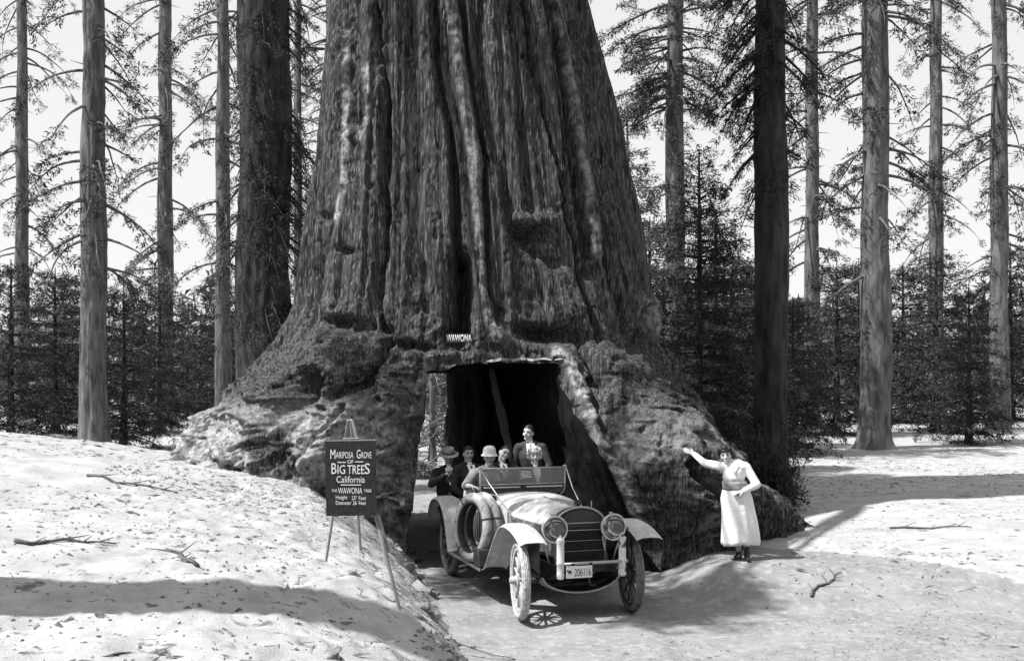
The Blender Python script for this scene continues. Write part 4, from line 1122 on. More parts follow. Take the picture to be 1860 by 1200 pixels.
# unseen boughs added high on the sequoia, placed to shade the road
TS = Vector((SUN_TO.x, SUN_TO.y, 0)) / math.tan(SUN_EL)
def shade_limbs():
    spots = []
    rs = random.Random(5)
    # ground patches (x, y, rx, ry) that lie in broken shade
    for (x, y, rx, ry, h, n) in [(2.1, 13.2, .9, .7, 13.5, 44), (1.9, 12.3, .6, .3, 13, 12), (-.70, 14.5, .5, 1.1, 12.5, 30), (-.2, 16.2, 1.0, .8, 13, 22), (2.0, 15.2, 1.3, .7, 13, 20)]:
        for k in range(n):
            a = rs.uniform(0, 2 * PI); q = rs.random() ** .5
            hh = h + rs.uniform(-.8, .8)
            spots.append(Vector((x + rx * q * math.cos(a), y + ry * q * math.sin(a), 0)) + TS * hh + Vector((0, 0, hh)))
    P = []; D = []
    m = MB()
    groups = {}
    for s in spots:
        root = Vector((TCX - 2.0, TCY - 1.4, 15.5))
        mid = root.lerp(s, .6) + Vector((0, 0, 1.0)); key = (round(mid.x / 1.5), round(mid.y / 1.5))
        groups.setdefault(key, []).append(s)
    for key, ss in groups.items():
        cen = sum(ss, Vector()) / len(ss); root = Vector((TCX - 1.6, TCY - 1.4, 15.0 + rs.random()))
        mid = root.lerp(cen, .65) + Vector((0, 0, 1.0)); m.tube([root, root.lerp(mid, .5) + Vector((0, 0, .4)), mid, cen], [.16, .12, .07, .02], 6)
        for s in ss:
            m.tube([mid.lerp(cen, .6), s], [.02, .008], 4, cap=False)
            for k in range(10):
                v = Vector((rs.gauss(0, 1), rs.gauss(0, 1), rs.gauss(0, .4))) * .22
                P.append(s + v); D.append(v.normalized())
    V, F = leaves(np.array(P), np.array(D), 10, .05, .18, .06, 99)
    off_ = np.array([TCX, TCY, 0])
    m.v = [tuple(Vector(v) - Vector(off_)) for v in m.v]
    lb = m.build('added_shade_limbs', M['trunk'], seq, True); lb['kind'] = 'stuff'
    link('added_shade_foliage', np_mesh('added_shade_foliage', V - off_, F, LF), seq)['kind'] = 'stuff'
shade_limbs()

# far wood
def far_wood():
    rs = np.random.RandomState(4); Vs = []; n0 = 0
    for k in range(620):
        y = rs.uniform(62, 110); x = rs.uniform(-.62, .62) * y; h = rs.uniform(3, 8.5) * (1.0 if abs(x) > 12 else .85); w_ = h * .22
        n = 150; t = rs.random(n) ** .8; a = rs.uniform(0, 2 * PI, n); r_ = w_ * (1 - t) * rs.uniform(.3, 1.1, n)
        p = np.stack([x + r_ * np.cos(a), y + r_ * np.sin(a), ground_h(np.array([x]), np.array([y]))[0] + t * h], -1)
        Vs.append(p)
    P = np.concatenate(Vs); D = rs.normal(0, 1, P.shape); D[:, 2] -= .4
    V, F = leaves(P, D, 1, .1, .75, .35, 13)
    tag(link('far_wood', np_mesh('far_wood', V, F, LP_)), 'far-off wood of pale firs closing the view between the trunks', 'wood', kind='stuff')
far_wood()

# bushes behind the right root and beyond the tunnel
def bush(q, qy, Y, w_, h_, n, seed, label, ml=None):
    rs = np.random.RandomState(seed); c = px(q, qy, Y); z0 = gh1(c.x, Y)
    t = empty('bush', (c.x, Y, z0), 0, label, 'bush')
    a = rs.uniform(0, 2 * PI, n); e = rs.uniform(.1, 1.5, n); r_ = rs.uniform(.3, 1, n) ** .5
    lob = .72 + .38 * np.sin(a * 2 + seed) * np.cos(e * 3 + seed) + .22 * np.sin(a * 5 + e * 4 + seed * 2); r_ = r_ * lob
    P = np.stack([np.cos(a) * np.cos(e) * r_ * w_, np.sin(a) * np.cos(e) * r_ * w_ * .8, np.sin(e) * r_ * h_], -1) + rs.normal(0, .06, (n, 3))
    D = P / (np.linalg.norm(P, axis=1)[:, None] + .01)
    V, F = leaves(P, D, 9, .05, .10, .035, seed, 0)
    link('foliage', np_mesh('foliage', V, F, ml or LF), t)['kind'] = 'stuff'
    m = MB()
    for k in range(14):
        aa = k * 2.4; m.tube([(0, 0, -.05), (math.cos(aa) * w_ * .4, math.sin(aa) * w_ * .4, h_ * .6), (math.cos(aa) * w_ * .6, math.sin(aa) * w_ * .6, h_ * .9)], [.02, .012, .005], 4, cap=False)
    m.build('stems', TK, t)['kind'] = 'stuff'
bush(1370, 860, 20.5, .9, 1.5, 900, 1, 'dark leafy bush behind the woman at the right edge')
bush(1320, 800, 22.0, 1.1, 2.0, 1000, 2, 'tall dark bush between the sequoia root and the fir')
bush(1400, 860, 19.0, .8, 1.0, 600, 3, 'low bush beside the right edge trunk')
bush(765, 880, 31, .8, .5, 300, 4, 'low pale bush beyond the far end of the tunnel', LP_)
bush(812, 880, 40, 1.6, 1.6, 500, 6, 'light leafed bush far behind the tunnel', LP_)
bush(740, 860, 44, 1.8, 2.6, 500, 7, 'tall light bush far behind the tunnel, left of the slim trunk', LP_)
bush(560, 700, 36, 1.5, 2.8, 700, 8, 'bush behind the left root of the sequoia')
# ================================================================ people
M['skin'] = mat('skin', .44, .54, 20, .6, spec=.3)
M['skin_dark'] = mat('tanned_skin', .28, .36, 20, .6, spec=.3)
M['hair'] = mat('dark_hair', .008, .03, 40, .5, .004, 60)
M['hair_fair'] = mat('fair_hair', .34, .62, 40, .6, .004, 50)
M['lip'] = mat('lips', .08, .12, 20)
M['eye'] = mat('eye', .015, .03, 20, .3)
M['suit'] = mat('dark_suit_cloth', .010, .028, 14, .9, .003, 70)
M['suit_grey'] = mat('grey_suit_cloth', .022, .05, 10, .9, .003, 70)
M['shirt_white'] = mat('white_cotton', .74, .84, 8, .85, .004, 40)
M['shirt_khaki'] = mat('khaki_shirt_cloth', .13, .23, 8, .9, .008, 26)
M['dress'] = mat('white_dress_cloth', .70, .82, 5, .9, .010, 16)
M['sash'] = mat('grey_sash_cloth', .14, .30, 18, .8, .004, 50)
M['hatpale'] = mat('pale_hat_felt', .50, .64, 9, .85, .003, 50)
M['hatgrey'] = mat('grey_straw', .18, .28, 30, .8, .004, 90)
M['shoe'] = mat('black_shoe_leather', .01, .02, 20, .3, spec=.5)

def fuse(mb, name, m, parent, org, voxel=.008, smooth_it=3):
    """closed shapes fused into one continuous skin"""
    me = bpy.data.meshes.new(name)
    me.from_pydata([tuple(Vector(v) - org) for v in mb.v], [], mb.f)
    bm = bmesh.new(); bm.from_mesh(me); bmesh.ops.remove_doubles(bm, verts=bm.verts, dist=.00002); bmesh.ops.recalc_face_normals(bm, faces=bm.faces); bm.to_mesh(me); bm.free()
    o = link(name, me)
    r_ = o.modifiers.new('r', 'REMESH'); r_.mode = 'VOXEL'; r_.voxel_size = voxel; r_.use_smooth_shade = True
    s_ = o.modifiers.new('s', 'SMOOTH'); s_.iterations = smooth_it; s_.factor = .5
    dg = bpy.context.evaluated_depsgraph_get(); me2 = bpy.data.meshes.new_from_object(o.evaluated_get(dg))
    bpy.data.objects.remove(o); me2.name = name; me2.materials.clear(); me2.materials.append(m)
    me2.polygons.foreach_set('use_smooth', [True] * len(me2.polygons))
    return link(name, me2, parent)
def loc(o, org):
    o.data.transform(Matrix.Translation(-org)); return o

def ik(a, c, l1, l2, hint):
    a, c = Vector(a), Vector(c); d = (c - a); L = min(d.length, (l1 + l2) * .995); dn = d.normalized(); c = a + dn * L
    x = (l1 * l1 - l2 * l2 + L * L) / (2 * L); h = math.sqrt(max(l1 * l1 - x * x, 0)); hv = Vector(hint); hv = (hv - dn * hv.dot(dn)).normalized()
    return a + dn * x + hv * h, c

def hand(mb, wrist, d, palm_n, curl, s=1.0, side=1):
    """palm and five fingers; d = direction of the fingers, palm_n = where the palm looks"""
    d = Vector(d).normalized(); n = Vector(palm_n); n = (n - d * n.dot(d)).normalized(); sdv = d.cross(n) * side
    w_ = Vector(wrist)
    for k in range(4):
        o_ = (k - 1.5) * .019 * s
        mb.cap(w_ + d * .01 + sdv * o_ * .6, .0125 * s, w_ + d * .085 * s + sdv * o_, .0105 * s, 8)
        L = [.072, .082, .076, .058][k] * s; c0 = w_ + d * .088 * s + sdv * o_ * 1.05; fd = d
        for j, fr in enumerate((.45, .32, .23)):
            a = curl * (j + .6) * .55; fd = (d * math.cos(a) + n * math.sin(a)).normalized(); c1 = c0 + fd * L * fr
            mb.cap(c0, (.0088 - j * .0008) * s, c1, (.0082 - j * .0009) * s, 8); c0 = c1
    t0 = w_ + d * .025 * s - sdv * .026 * s; t1 = t0 + (d * .6 - sdv * .75 + n * .3).normalized() * .042 * s; t2 = t1 + (d * .9 - sdv * .2 + n * .4 * (1 + curl)).normalized() * .034 * s
    mb.cap(t0, .012 * s, t1, .0105 * s, 8); mb.cap(t1, .0100 * s, t2, .0085 * s, 8)
    return w_ + d * .10 * s + n * .02 * s

def head_frame(face, tilt):
    f = Vector(face).normalized(); x = f.cross(Vector((0, 0, 1))).normalized(); u = x.cross(f).normalized()
    Rm = Matrix((x, -f, u)).transposed()      # local -y looks ahead, local x is the viewer's left... of a person facing us it is his own right
    return Rm @ Matrix.Rotation(tilt, 3, 'Y')

def head_shapes(mb, c, Rm, s=1.0, female=False):
    def skull(q):
        x, y, z = q
        if z < 0:      # jaw narrows
            k = min(1, -z / (.115 * s)); x *= 1 - .30 * k ** 1.5; y = y * (1 - .25 * k) - .012 * s * k
        if y < 0:      # eye sockets, flatter face
            for sx_ in (-.031 * s, .031 * s):
                d2 = ((x - sx_) / (.017 * s)) ** 2 + ((z - .012 * s) / (.012 * s)) ** 2; y += .012 * s * math.exp(-d2)
            y += .006 * s * math.exp(-((z + .035 * s) / (.03 * s)) ** 2) * (1 if abs(x) > .03 * s else .3)
        return Vector((x, y, z))
    c = Vector(c)
    mb.ell(c, (.074 * s, .096 * s, .117 * s), Rm, 30, 22, skull)
    P = lambda x, y, z: c + Rm @ Vector((x * s, y * s, z * s))
    mb.cap(P(0, -.088, .012), .008 * s, P(0, -.110, -.022), .0125 * s, 8)          # nose
    mb.ell(P(.010, -.098, -.024), (.009 * s,) * 3); mb.ell(P(-.010, -.098, -.024), (.009 * s,) * 3)
    mb.cap(P(-.038, -.080, .030), .009 * s, P(.038, -.080, .030), .009 * s, 8)     # brow
    mb.ell(P(0, -.083, -.088), (.024 * s, .016 * s, .018 * s))                       # chin
    mb.ell(P(-.042, -.066, -.028), (.020 * s, .018 * s, .018 * s)); mb.ell(P(.042, -.066, -.028), (.020 * s, .018 * s, .018 * s))  # cheeks
    mb.cap(P(-.016, -.086, -.052), .0085 * s, P(.016, -.086, -.052), .0085 * s, 8)
    for e in (-1, 1): mb.ell(P(e * .076, .008, -.005), (.010 * s, .019 * s, .032 * s), Rm)
def face_parts(root, org, c, Rm, s, hairm, smile=False):
    c = Vector(c); P = lambda x, y, z: c + Rm @ Vector((x * s, y * s, z * s))
    for e in (-1, 1):
        m = MB(); m.ell(P(e * .031, -.0795, .011), (.015 * s, .009 * s, .0085 * s), Rm, 12, 8); loc(m.build('eye', M['eye'], root, True), org)
        m = MB(); m.tube([P(e * .015, -.094, .029), P(e * .031, -.093, .034), P(e * .047, -.083, .029)], [.0045 * s, .006 * s, .004 * s], 6); loc(m.build('eyebrow', M['hair'], root, True), org)
    k = .006 if smile else 0
    m = MB(); m.tube([P(-.024, -.088, -.054 + k), P(-.008, -.0965, -.054 - k * .3), P(.008, -.0965, -.054 - k * .3), P(.024, -.088, -.054 + k)], [.003 * s, .0052 * s, .0052 * s, .003 * s], 6)
    loc(m.build('mouth', M['white_paint'] if smile else M['lip'], root, True), org)
def hair_cap(root, org, c, Rm, s, m_, vol=1.0, line=.05, back=-.06, name='hair', parted=True, full=0.0):
    c = Vector(c)
    def fn(q):
        x, y, z = q; t = max(0, -y / (.1 * s)); lo = back * s + (line - back) * s * sstep(-.25, .75, t)
        zz = max(z, lo) if z < lo else z
        f = 1.0 + .05 * math.sin(x * 160 / s) * .3
        return Vector((x * f, y * (1 if z > lo else .92), zz))
    m = MB(); m.ell(c + Rm @ Vector((0, .006 * s, .008 * s)), ((.079 + .006 * vol) * s, (.101 + .006 * vol) * s, (.119 + .010 * vol) * s), Rm, 28, 20, fn)
    return fuse(m, name, m_, root, org, .005, 2)

def person(label, pelvis, chest, headc, face, tilt, hands, outfit, knees=None, feet=None, s=1.0, female=False, body_dir=None, group=None, hints=None, hdir=None, curl=(.8, .8), palm=None, feet_dir=None):
    pelvis, chest, headc = Vector(pelvis), Vector(chest), Vector(headc)
    bd = Vector(body_dir or (0, -1, 0)); bd.z = 0; bd.normalize(); rt = Vector((bd.y * -1, bd.x, 0)); rt = bd.cross(Vector((0, 0, 1))).normalized()   # rt: person's own right
    org = Vector((pelvis.x, pelvis.y, min([f.z for f in feet]) - .07 if feet else pelvis.z - .5))
    root = empty('person', org, 0, label, 'person', group)
    skin = outfit.get('skin', M['skin'])
    Rm = head_frame(face, tilt)
    sw = (.165 if female else .19) * s
    up = (headc - chest).normalized()
    shc = chest + Vector((0, 0, .13 * s))
    sh = [shc + rt * sw, shc - rt * sw]         # right, left
    hp = [pelvis + rt * .095 * s, pelvis - rt * .095 * s]
    body = MB(); head_shapes(body, headc, Rm, s, female)
    neck0 = shc + Vector((0, 0, .02 * s)) ; neck1 = headc + Rm @ Vector((0, .018 * s, -.075 * s))
    body.cap(neck0, .062 * s, neck1, .054 * s)
    def torso(mb, e):
        wv = (.145 if female else .165) * s
        rz_ = Matrix((rt, bd, Vector((0, 0, 1)))).transposed()
        mb.ell(chest + Vector((0, 0, .02)), (wv + e, .115 * s + e, .19 * s + e), rz_)
        mid = chest.lerp(pelvis, .5)
        mb.ell(mid, ((.125 if female else .15) * s + e, .10 * s + e, .17 * s + e), rz_)
        mb.ell(pelvis + Vector((0, 0, .02)), (.165 * s + e, .125 * s + e, .14 * s + e), rz_)
        mb.cap(shc + rt * sw * .85, .062 * s + e, shc - rt * sw * .85, .062 * s + e)
        mb.ell(shc + Vector((0, 0, .02)), (.10 * s + e, .075 * s + e, .065 * s + e), rz_)
        for q in (-1, 1): mb.cap(shc + Vector((0, 0, .065 * s)) + rt * q * .045 * s, .040 * s + e, shc + rt * q * sw * .9, .048 * s + e)
        if female: mb.ell(chest + bd * .045 * s + Vector((0, 0, -.01)), (.115 * s + e, .07 * s + e, .08 * s + e), rz_)
    torso(body, 0)
    arms = []
    for i in (0, 1):
        hd = Vector(hands[i]); hint = Vector((hints or [(rt - Vector((0, 0, 1.2))), (-rt - Vector((0, 0, 1.2)))])[i])
        el, wr = ik(sh[i], hd, .29 * s, .26 * s, hint); arms.append((sh[i], el, wr))
        body.cap(sh[i], .052 * s, el, .040 * s); body.cap(el, .040 * s, wr, .027 * s)
        dd = Vector(hdir[i]) if hdir and hdir[i] is not None else (wr - el)
        pn = Vector(palm[i]) if palm and palm[i] is not None else Vector((0, 0, -1))
        hand(body, wr, dd, pn, curl[i], s * .98, 1 if i == 0 else -1)
    legs = []
    for i in (0, 1):
        if feet:
            ft = Vector(feet[i]); kn = Vector(knees[i]) if knees else ik(hp[i], ft, .44 * s, .43 * s, bd)[0]
            body.cap(hp[i], .085 * s, kn, .056 * s); body.cap(kn, .055 * s, ft, .036 * s)
            fd = Vector(feet_dir[i]) if feet_dir else bd
            body.cap(ft - Vector((0, 0, .03)) - fd * .03, .034 * s, ft + fd * .13 * s - Vector((0, 0, .045)), .026 * s)
            legs.append((hp[i], kn, ft, fd))
    fuse(body, 'body', skin, root, org, .0075, 2)
    face_parts(root, org, headc, Rm, s, outfit.get('hair', M['hair']), outfit.get('smile', False))
    # clothes
    top = outfit['top']; cl = MB(); torso(cl, .014)
    cover = outfit.get('sleeve', (1.0, 1.0))
    for i in (0, 1):
        a, e_, w_ = arms[i]; fat = outfit.get('sleeve_fat', .012)
        cl.cap(a, .056 * s + fat, e_, .046 * s + fat)
        if cover[i] > 0: cl.cap(e_, .046 * s + fat, e_.lerp(w_, cover[i] * .95), .033 * s + fat * .6)
    mid_ = chest.lerp(pelvis, .45)
    if not female: cl.cap(chest + rt * .07, .128, mid_ + rt * .07, .118); cl.cap(chest - rt * .07, .128, mid_ - rt * .07, .118)
    if outfit.get('jacket'):
        cl.cap(shc + rt * sw * .95, .075, shc - rt * sw * .95, .075)
        cl.cap(neck0 - bd * .03 + rt * .05 + Vector((0, 0, .03)), .03, neck0 - bd * .03 - rt * .05 + Vector((0, 0, .03)), .03)
        mid_ = chest.lerp(pelvis, .45); cl.cap(chest, .165, mid_, .155); cl.cap(chest + rt * .07, .13, mid_ + rt * .06, .125); cl.cap(chest - rt * .07, .13, mid_ - rt * .06, .125)
    tp = fuse(cl, outfit.get('top_name', 'jacket'), top, root, org, .010, 9)
    if outfit.get('shirt'):
        m = MB(); z0 = neck0.z
        R_ = Matrix((rt, bd, Vector((0, 0, 1)))).transposed()
        def Q(x, y, z): return shc + R_ @ Vector((x * s, y * s, z * s))
        m.cap(Q(0, .0, .035), .068 * s, Q(0, .005, .060), .062 * s, 16)
        m.add([Q(-.065, .075, .070), Q(.065, .075, .070), Q(.0, .188, -.20), Q(-.05, .05, .060), Q(.05, .05, .060), Q(0, .12, -.20), Q(-.048, .162, -.04), Q(.048, .162, -.04)],
              [(0, 6, 7, 1), (6, 2, 7), (3, 4, 5), (0, 3, 5, 2, 6), (1, 7, 2, 5, 4), (0, 1, 4, 3)])
        loc(m.build('shirt_collar', outfit['shirt'], root, 'auto'), org)
        if outfit.get('tie'):
            m = MB(); m.tube([Q(0, .092, .05), Q(0, .140, .0), Q(0, .166, -.06), Q(0, .188, -.17)], [.012 * s, .013 * s, .017 * s, .02 * s], 6); loc(m.build('tie', outfit['tie'], root, True), org)
    if outfit.get('bottom') is not None and legs:
        m = MB()
        for h_, k_, f_, fd in legs:
            m.cap(h_, .105 * s, k_, .075 * s); m.cap(k_, .075 * s, k_.lerp(f_, .9), .058 * s)
        m.ell(pelvis, (.18 * s, .14 * s, .13 * s)); fuse(m, 'trousers', outfit['bottom'], root, org, .011, 3)
    if legs:
        for h_, k_, f_, fd in legs:
            m = MB(); m.cap(f_ - Vector((0, 0, .035)) - fd * .035, .040 * s, f_ + fd * .145 * s - Vector((0, 0, .048)), .030 * s, 12); m.cap(f_ - Vector((0, 0, .04)), .042 * s, f_ + Vector((0, 0, .07)), .044 * s, 12)
            m.box(f_ - Vector((0, 0, .062)) - fd * .05, (.05, .05, .03)); fuse(m, 'shoe', M['shoe'], root, org, .008, 2)
    if outfit.get('hair', 1) is not None and outfit.get('haircut', 1):
        hair_cap(root, org, headc, Rm, s, outfit.get('hair', M['hair']), outfit.get('hair_vol', .5), outfit.get('hairline', .058), outfit.get('hairback', -.03))
    return dict(root=root, org=org, Rm=Rm, sh=sh, arms=arms, rt=rt, bd=bd, headc=headc, shc=shc, chest=chest, pelvis=pelvis, neck0=neck0)

def seated(label, headc, face, tilt, hands, outfit, seat_back=.0, **k):
    """upper body under the head, hips on the seat, legs forward"""
    h = Vector(headc); bd = Vector(k.pop('body_dir', (.309, -.951, 0))).normalized(); lean = Vector(k.pop('lean', (0, 0, 0)))
    s = k.get('s', 1.0)
    chest = h + Vector((0, 0, -.355 * s)) + lean * .5; pelvis = h + Vector((0, 0, -.77 * s)) + lean - bd * .05
    rt = bd.cross(Vector((0, 0, 1))).normalized()
    kn = [pelvis + rt * .12 + bd * .42 + Vector((0, 0, .02)), pelvis - rt * .12 + bd * .42 + Vector((0, 0, .02))]
    fz = max(.71, pelvis.z - .48)
    ft = [Vector((q.x, q.y, fz)) + bd * .05 for q in kn]
    hands = [Vector(q) if q is not None else kn[i] - bd * .16 + Vector((0, 0, .10)) for i, q in enumerate(hands)]
    return person(label, pelvis, chest, h, face, tilt, hands, outfit, knees=kn, feet=ft, body_dir=tuple(bd), **k)

CF = Vector((.309, -.951, 0))
# the man in the straw hat, with a folding camera, at the rear corner
hA = px(815, 830, 16.05)
camp = px(816, 866, 15.72)
A = seated('man in a brimmed straw hat and dark coat holding a box camera', hA, (.15, -1, -.25), R(2), [camp + Vector((-.06, .02, .03)), camp + Vector((.065, .02, .03))],
           dict(top=M['suit'], shirt=M['shirt_white'], bottom=M['suit'], skin=M['skin_dark'], jacket=True), body_dir=(.2, -1, 0), hdir=[(.5, -.1, .6), (-.5, -.1, .6)], palm=[(1, 0, 0), (-1, 0, 0)], curl=(1.2, 1.2),
           hints=[(-.9, 0, -.7), (.7, 0, -.8)])
def hat(P_, prof, m_, name='hat', tilt=0, band=None, sq=1.1):
    m = MB(); rr = P_['Rm'] @ Matrix.Rotation(tilt, 3, 'X') @ Matrix.Diagonal((1, sq, 1)); m.lathe(prof, P_['headc'], 'z', 32, rr)
    o_ = loc(m.build(name, m_, P_['root'], 'auto'), P_['org'])
    if band:
        m = MB(); m.lathe(band, P_['headc'], 'z', 32, rr, True); loc(m.build('hat_band', M['suit'], o_, 'auto'), P_['org'])
    return o_
hat(A, [(.150, .048), (.155, .052), (.150, .056), (.105, .066), (.092, .075), (.088, .125), (.078, .150), (.055, .158), (0, .152)], M['hatgrey'], tilt=R(4), band=[(.089, .072), (.094, .072), (.0925, .098), (.088, .098)])
cam_t = empty('folding_camera', camp - Vector((0, 0, .09)), R(-8), 'black box camera held by the man in the straw hat', 'camera')
m = MB(); m.box((0, .02, .09), (.085, .05, .16)); m.build('camera_body', M['cblack'], cam_t, bevel=.006)
m = MB(); m.box((0, -.010, .10), (.06, .012, .085)); m.build('front_panel', M['cdark'], cam_t, bevel=.002)
m = MB(); m.lathe([(0, -.03), (.016, -.03), (.019, -.016), (0, -.014)], (0, 0, .115), 'y', 16); m.build('lens', M['metal'], cam_t, True)
m = MB(); m.box((0, .02, .178), (.03, .03, .014)); m.build('viewfinder', M['metal'], cam_t)

hB = px(851, 824, 15.75)
seated('bareheaded young man in a black coat between the straw hat and the pale hat', hB, (.28, -1, -.03), R(-2), [None, None],
       dict(top=M['suit'], shirt=M['shirt_white'], bottom=M['suit'], skin=M['skin_dark'], jacket=True, hair_vol=.7, tie=M['suit']), body_dir=(.45, -.9, 0))
hC = px(889, 830, 14.85)
wl = CM @ Vector((-.40, -.60, 1.655)); wr_ = CM @ Vector((-.52, -.66, 1.36))
Cc = seated('driver in a pale bucket hat and khaki shirt with rolled sleeves', hC, (.10, -1, -.06), R(0), [wr_ + Vector((-.03, .05, .01)), px(905, 853, 14.42)],
       dict(top=M['shirt_khaki'], top_name='shirt', bottom=M['suit_grey'], skin=M['skin_dark'], sleeve=(0, 0), sleeve_fat=.022), body_dir=(.2, -1, 0), curl=(.9, 1.2), lean=(-.05, .05, 0), hints=[(-1, .1, -.9), (.4, .6, -1)], hdir=[(.8, -.5, -.2), (.3, -.9, .1)])
hat(Cc, [(.118, .022), (.121, .026), (.117, .032), (.102, .046), (.095, .060), (.090, .10), (.082, .13), (.064, .152), (.035, .163), (0, .166)], M['hatpale'])
m = MB()
m.add([], [])
R_ = Matrix((Cc['rt'], Cc['bd'], Vector((0, 0, 1)))).transposed()
for q in (-1, 1):
    m.box(Cc['shc'] + R_ @ Vector((q * .045, .085, .055)), (.07, .012, .05), R_ @ Matrix.Rotation(q * .6, 3, 'Y') @ Matrix.Rotation(-.5, 3, 'X'))
loc(m.build('shirt_collar', M['shirt_khaki'], Cc['root'], bevel=.004), Cc['org'])
for i_ in (0, 1):
    a_, e_, w_ = Cc['arms'][i_]; dd_ = (w_ - e_).normalized(); m = MB(); m.tube([e_ + dd_ * .01, e_ + dd_ * .05], [.064, .060], 12); loc(m.build('rolled_cuff', M['shirt_khaki'], Cc['root'], True, bevel=.004), Cc['org'])
m = MB(); m.tube([Cc['shc'] + R_ @ Vector((0, .132, .02)), Cc['chest'] + R_ @ Vector((0, .14, -.02)), Cc['chest'] + R_ @ Vector((0, .12, -.2))], .007, 5); loc(m.build('shirt_placket', M['suit_grey'], Cc['root']), Cc['org'])
hD = px(916, 823, 15.9)
seated('grinning man leaning his head sideways behind the driver, collar open', hD, (.35, -1, -.12), R(-24), [None, None],
       dict(top=M['suit'], shirt=M['shirt_white'], bottom=M['suit'], jacket=True, smile=True, tie=M['suit'], hair_vol=.3, hairline=.075), body_dir=(.4, -.9, 0), lean=(-.10, .02, 0))
hE = px(960, 786, 15.95)
seated('tallest man, dark haired in dark suit and tie, behind the fair haired woman', hE, (-.55, -1, .03), R(-4), [None, None],
       dict(top=M['suit_grey'], shirt=M['shirt_white'], bottom=M['suit_grey'], jacket=True, tie=M['suit'], hair_vol=.5, hairline=.066), body_dir=(-.05, -1, 0), lean=(.06, .02, 0))
def waves(P_, m_, extra=0):
    m = MB()
    for (x, y, z, r_) in [(-.06, -.02, .085, .045), (.06, -.02, .085, .045), (0, -.045, .105, .045), (-.085, .01, .03, .035), (.085, .01, .03, .035), (-.03, .06, .10, .05), (.03, .06, .10, .05), (0, .10, .03, .06), (-.082, .015, -.02, .022 + extra), (.082, .015, -.02, .022 + extra), (-.088, .02, .0, .02 + extra), (.088, .02, .0, .02 + extra)]:
        m.ell(P_['headc'] + P_['Rm'] @ Vector((x, y, z)), (r_,) * 3)
    fuse(m, 'hair_waves', m_, P_['root'], P_['org'], .006, 3)
hF = px(971, 828, 15.0)
Fw = seated('fair haired woman in a dark coat with a white pointed collar in the front seat', hF, (.12, -1, 0), R(0), [None, None],
       dict(top=M['suit'], shirt=M['shirt_white'], bottom=M['suit'], jacket=True, hair=M['hair_fair'], hair_vol=3.2, hairline=.050, hairback=-.055), body_dir=(.25, -.95, 0), female=True, s=.96)

waves(Fw, M['hair_fair'], .008)
# the standing woman in white, her right hand on the tree
ts = trunk_surface(1247, 819)
WY = 14.37
f1 = Vector((at(1357, WY - .12), WY - .12, 0)); f1.z = gh1(f1.x, f1.y) + .085
f2 = Vector((at(1342, WY + .12), WY + .12, 0)); f2.z = gh1(f2.x, f2.y) + .085
k_ = FPX / WY
def wp(x, y, dy=0): return px(x, y, WY + dy)
hW = wp(1318, 827)
ph = wp(1350, 892, -.18)
ymin = min(trunk_surface(q, r_).y for q in range(1240, 1274, 5) for r_ in range(808, 836, 5)); wr0 = px(1260, 824, ymin - .035)
W = person('smiling dark haired woman in a long white dress, one hand on the sequoia root', wp(1340, 903), wp(1333, 864), hW, (-.25, -1, -.05), R(6),
           [wr0, ph], dict(top=M['dress'], top_name='blouse', sleeve_fat=.012, skin=M['skin'], hair_vol=2.4, hairline=.045, hairback=-.06, smile=True),
           feet=[f2, f1], knees=[wp(1338, 945), wp(1352, 945)], female=True, s=.97, body_dir=(-.15, -1, 0), hdir=[(-.85, .12, .40), (-1, -.1, -.15)], palm=[(-.4, 1, -.1), (0, .4, -1)], curl=(.25, .7),
           hints=[(.1, -.6, -1), (1, .25, -.3)], feet_dir=[Vector((-.5, -.85, 0)).normalized(), Vector((-.1, -1, 0)).normalized()])
o_ = W['org']
# skirt, flared to the calf, hem uneven
m = MB(); rings = []
sec = [(880, 1336, 21), (890, 1337, 24), (905, 1338, 28), (925, 1341, 29), (945, 1343, 31), (965, 1344.5, 32.5), (980, 1345, 33.5), (987, 1345, 34)]
for (yy, xc, hw) in sec:
    r0 = hw / k_; c = wp(xc, yy); ring = []
    for k in range(56):
        a = 2 * PI * k / 56; fl_ = 1 + (.06 * math.sin(a * 9 + 1) + .03 * math.sin(a * 14 + 2)) * (yy - 880) / 100 + .02 * math.sin(a * 4 + yy * .01)
        ring.append(c + Vector((math.cos(a) * r0 * fl_, math.sin(a) * r0 * .85 * fl_, (.012 * math.sin(a * 3) + .012 * math.cos(a)) if yy > 960 else 0)))
    rings.append(ring)
m.loft(rings, cap=False); loc(m.build('skirt', M['dress'], W['root'], True, solid=.006), o_)
m = MB(); rings = []
for (yy, xc, hw) in [(873, 1334, 19.5), (878, 1334.5, 20.5), (884, 1335.5, 20.5), (888, 1336, 21.5)]:
    c = wp(xc, yy); rings.append([c + Vector((math.cos(a) * hw / k_ * 1.08, math.sin(a) * hw / k_ * .98, .004 * math.sin(a * 7 + yy))) for a in np.linspace(0, 2 * PI, 41)[:-1]])
m.loft(rings, cap=False); loc(m.build('sash', M['sash'], W['root'], True, solid=.012), o_)
m = MB(); c = wp(1345, 898, -.20)
m.ell(c, (.035, .02, .012)); m.ell(c + Vector((-.03, 0, -.01)), (.02, .015, .01)); loc(m.build('sash_knot', M['sash'], W['root'], True), o_)
# V collar
R_ = Matrix((W['rt'], W['bd'], Vector((0, 0, 1)))).transposed()
m = MB()
for q in (-1, 1):
    m.tube([W['shc'] + R_ @ Vector((q * .07, .01, .055)), W['shc'] + R_ @ Vector((q * .055, .09, .02)), W['shc'] + R_ @ Vector((0, .135, -.08))], [.008, .009, .006], 8)
loc(m.build('collar', M['dress'], W['root'], True), o_)
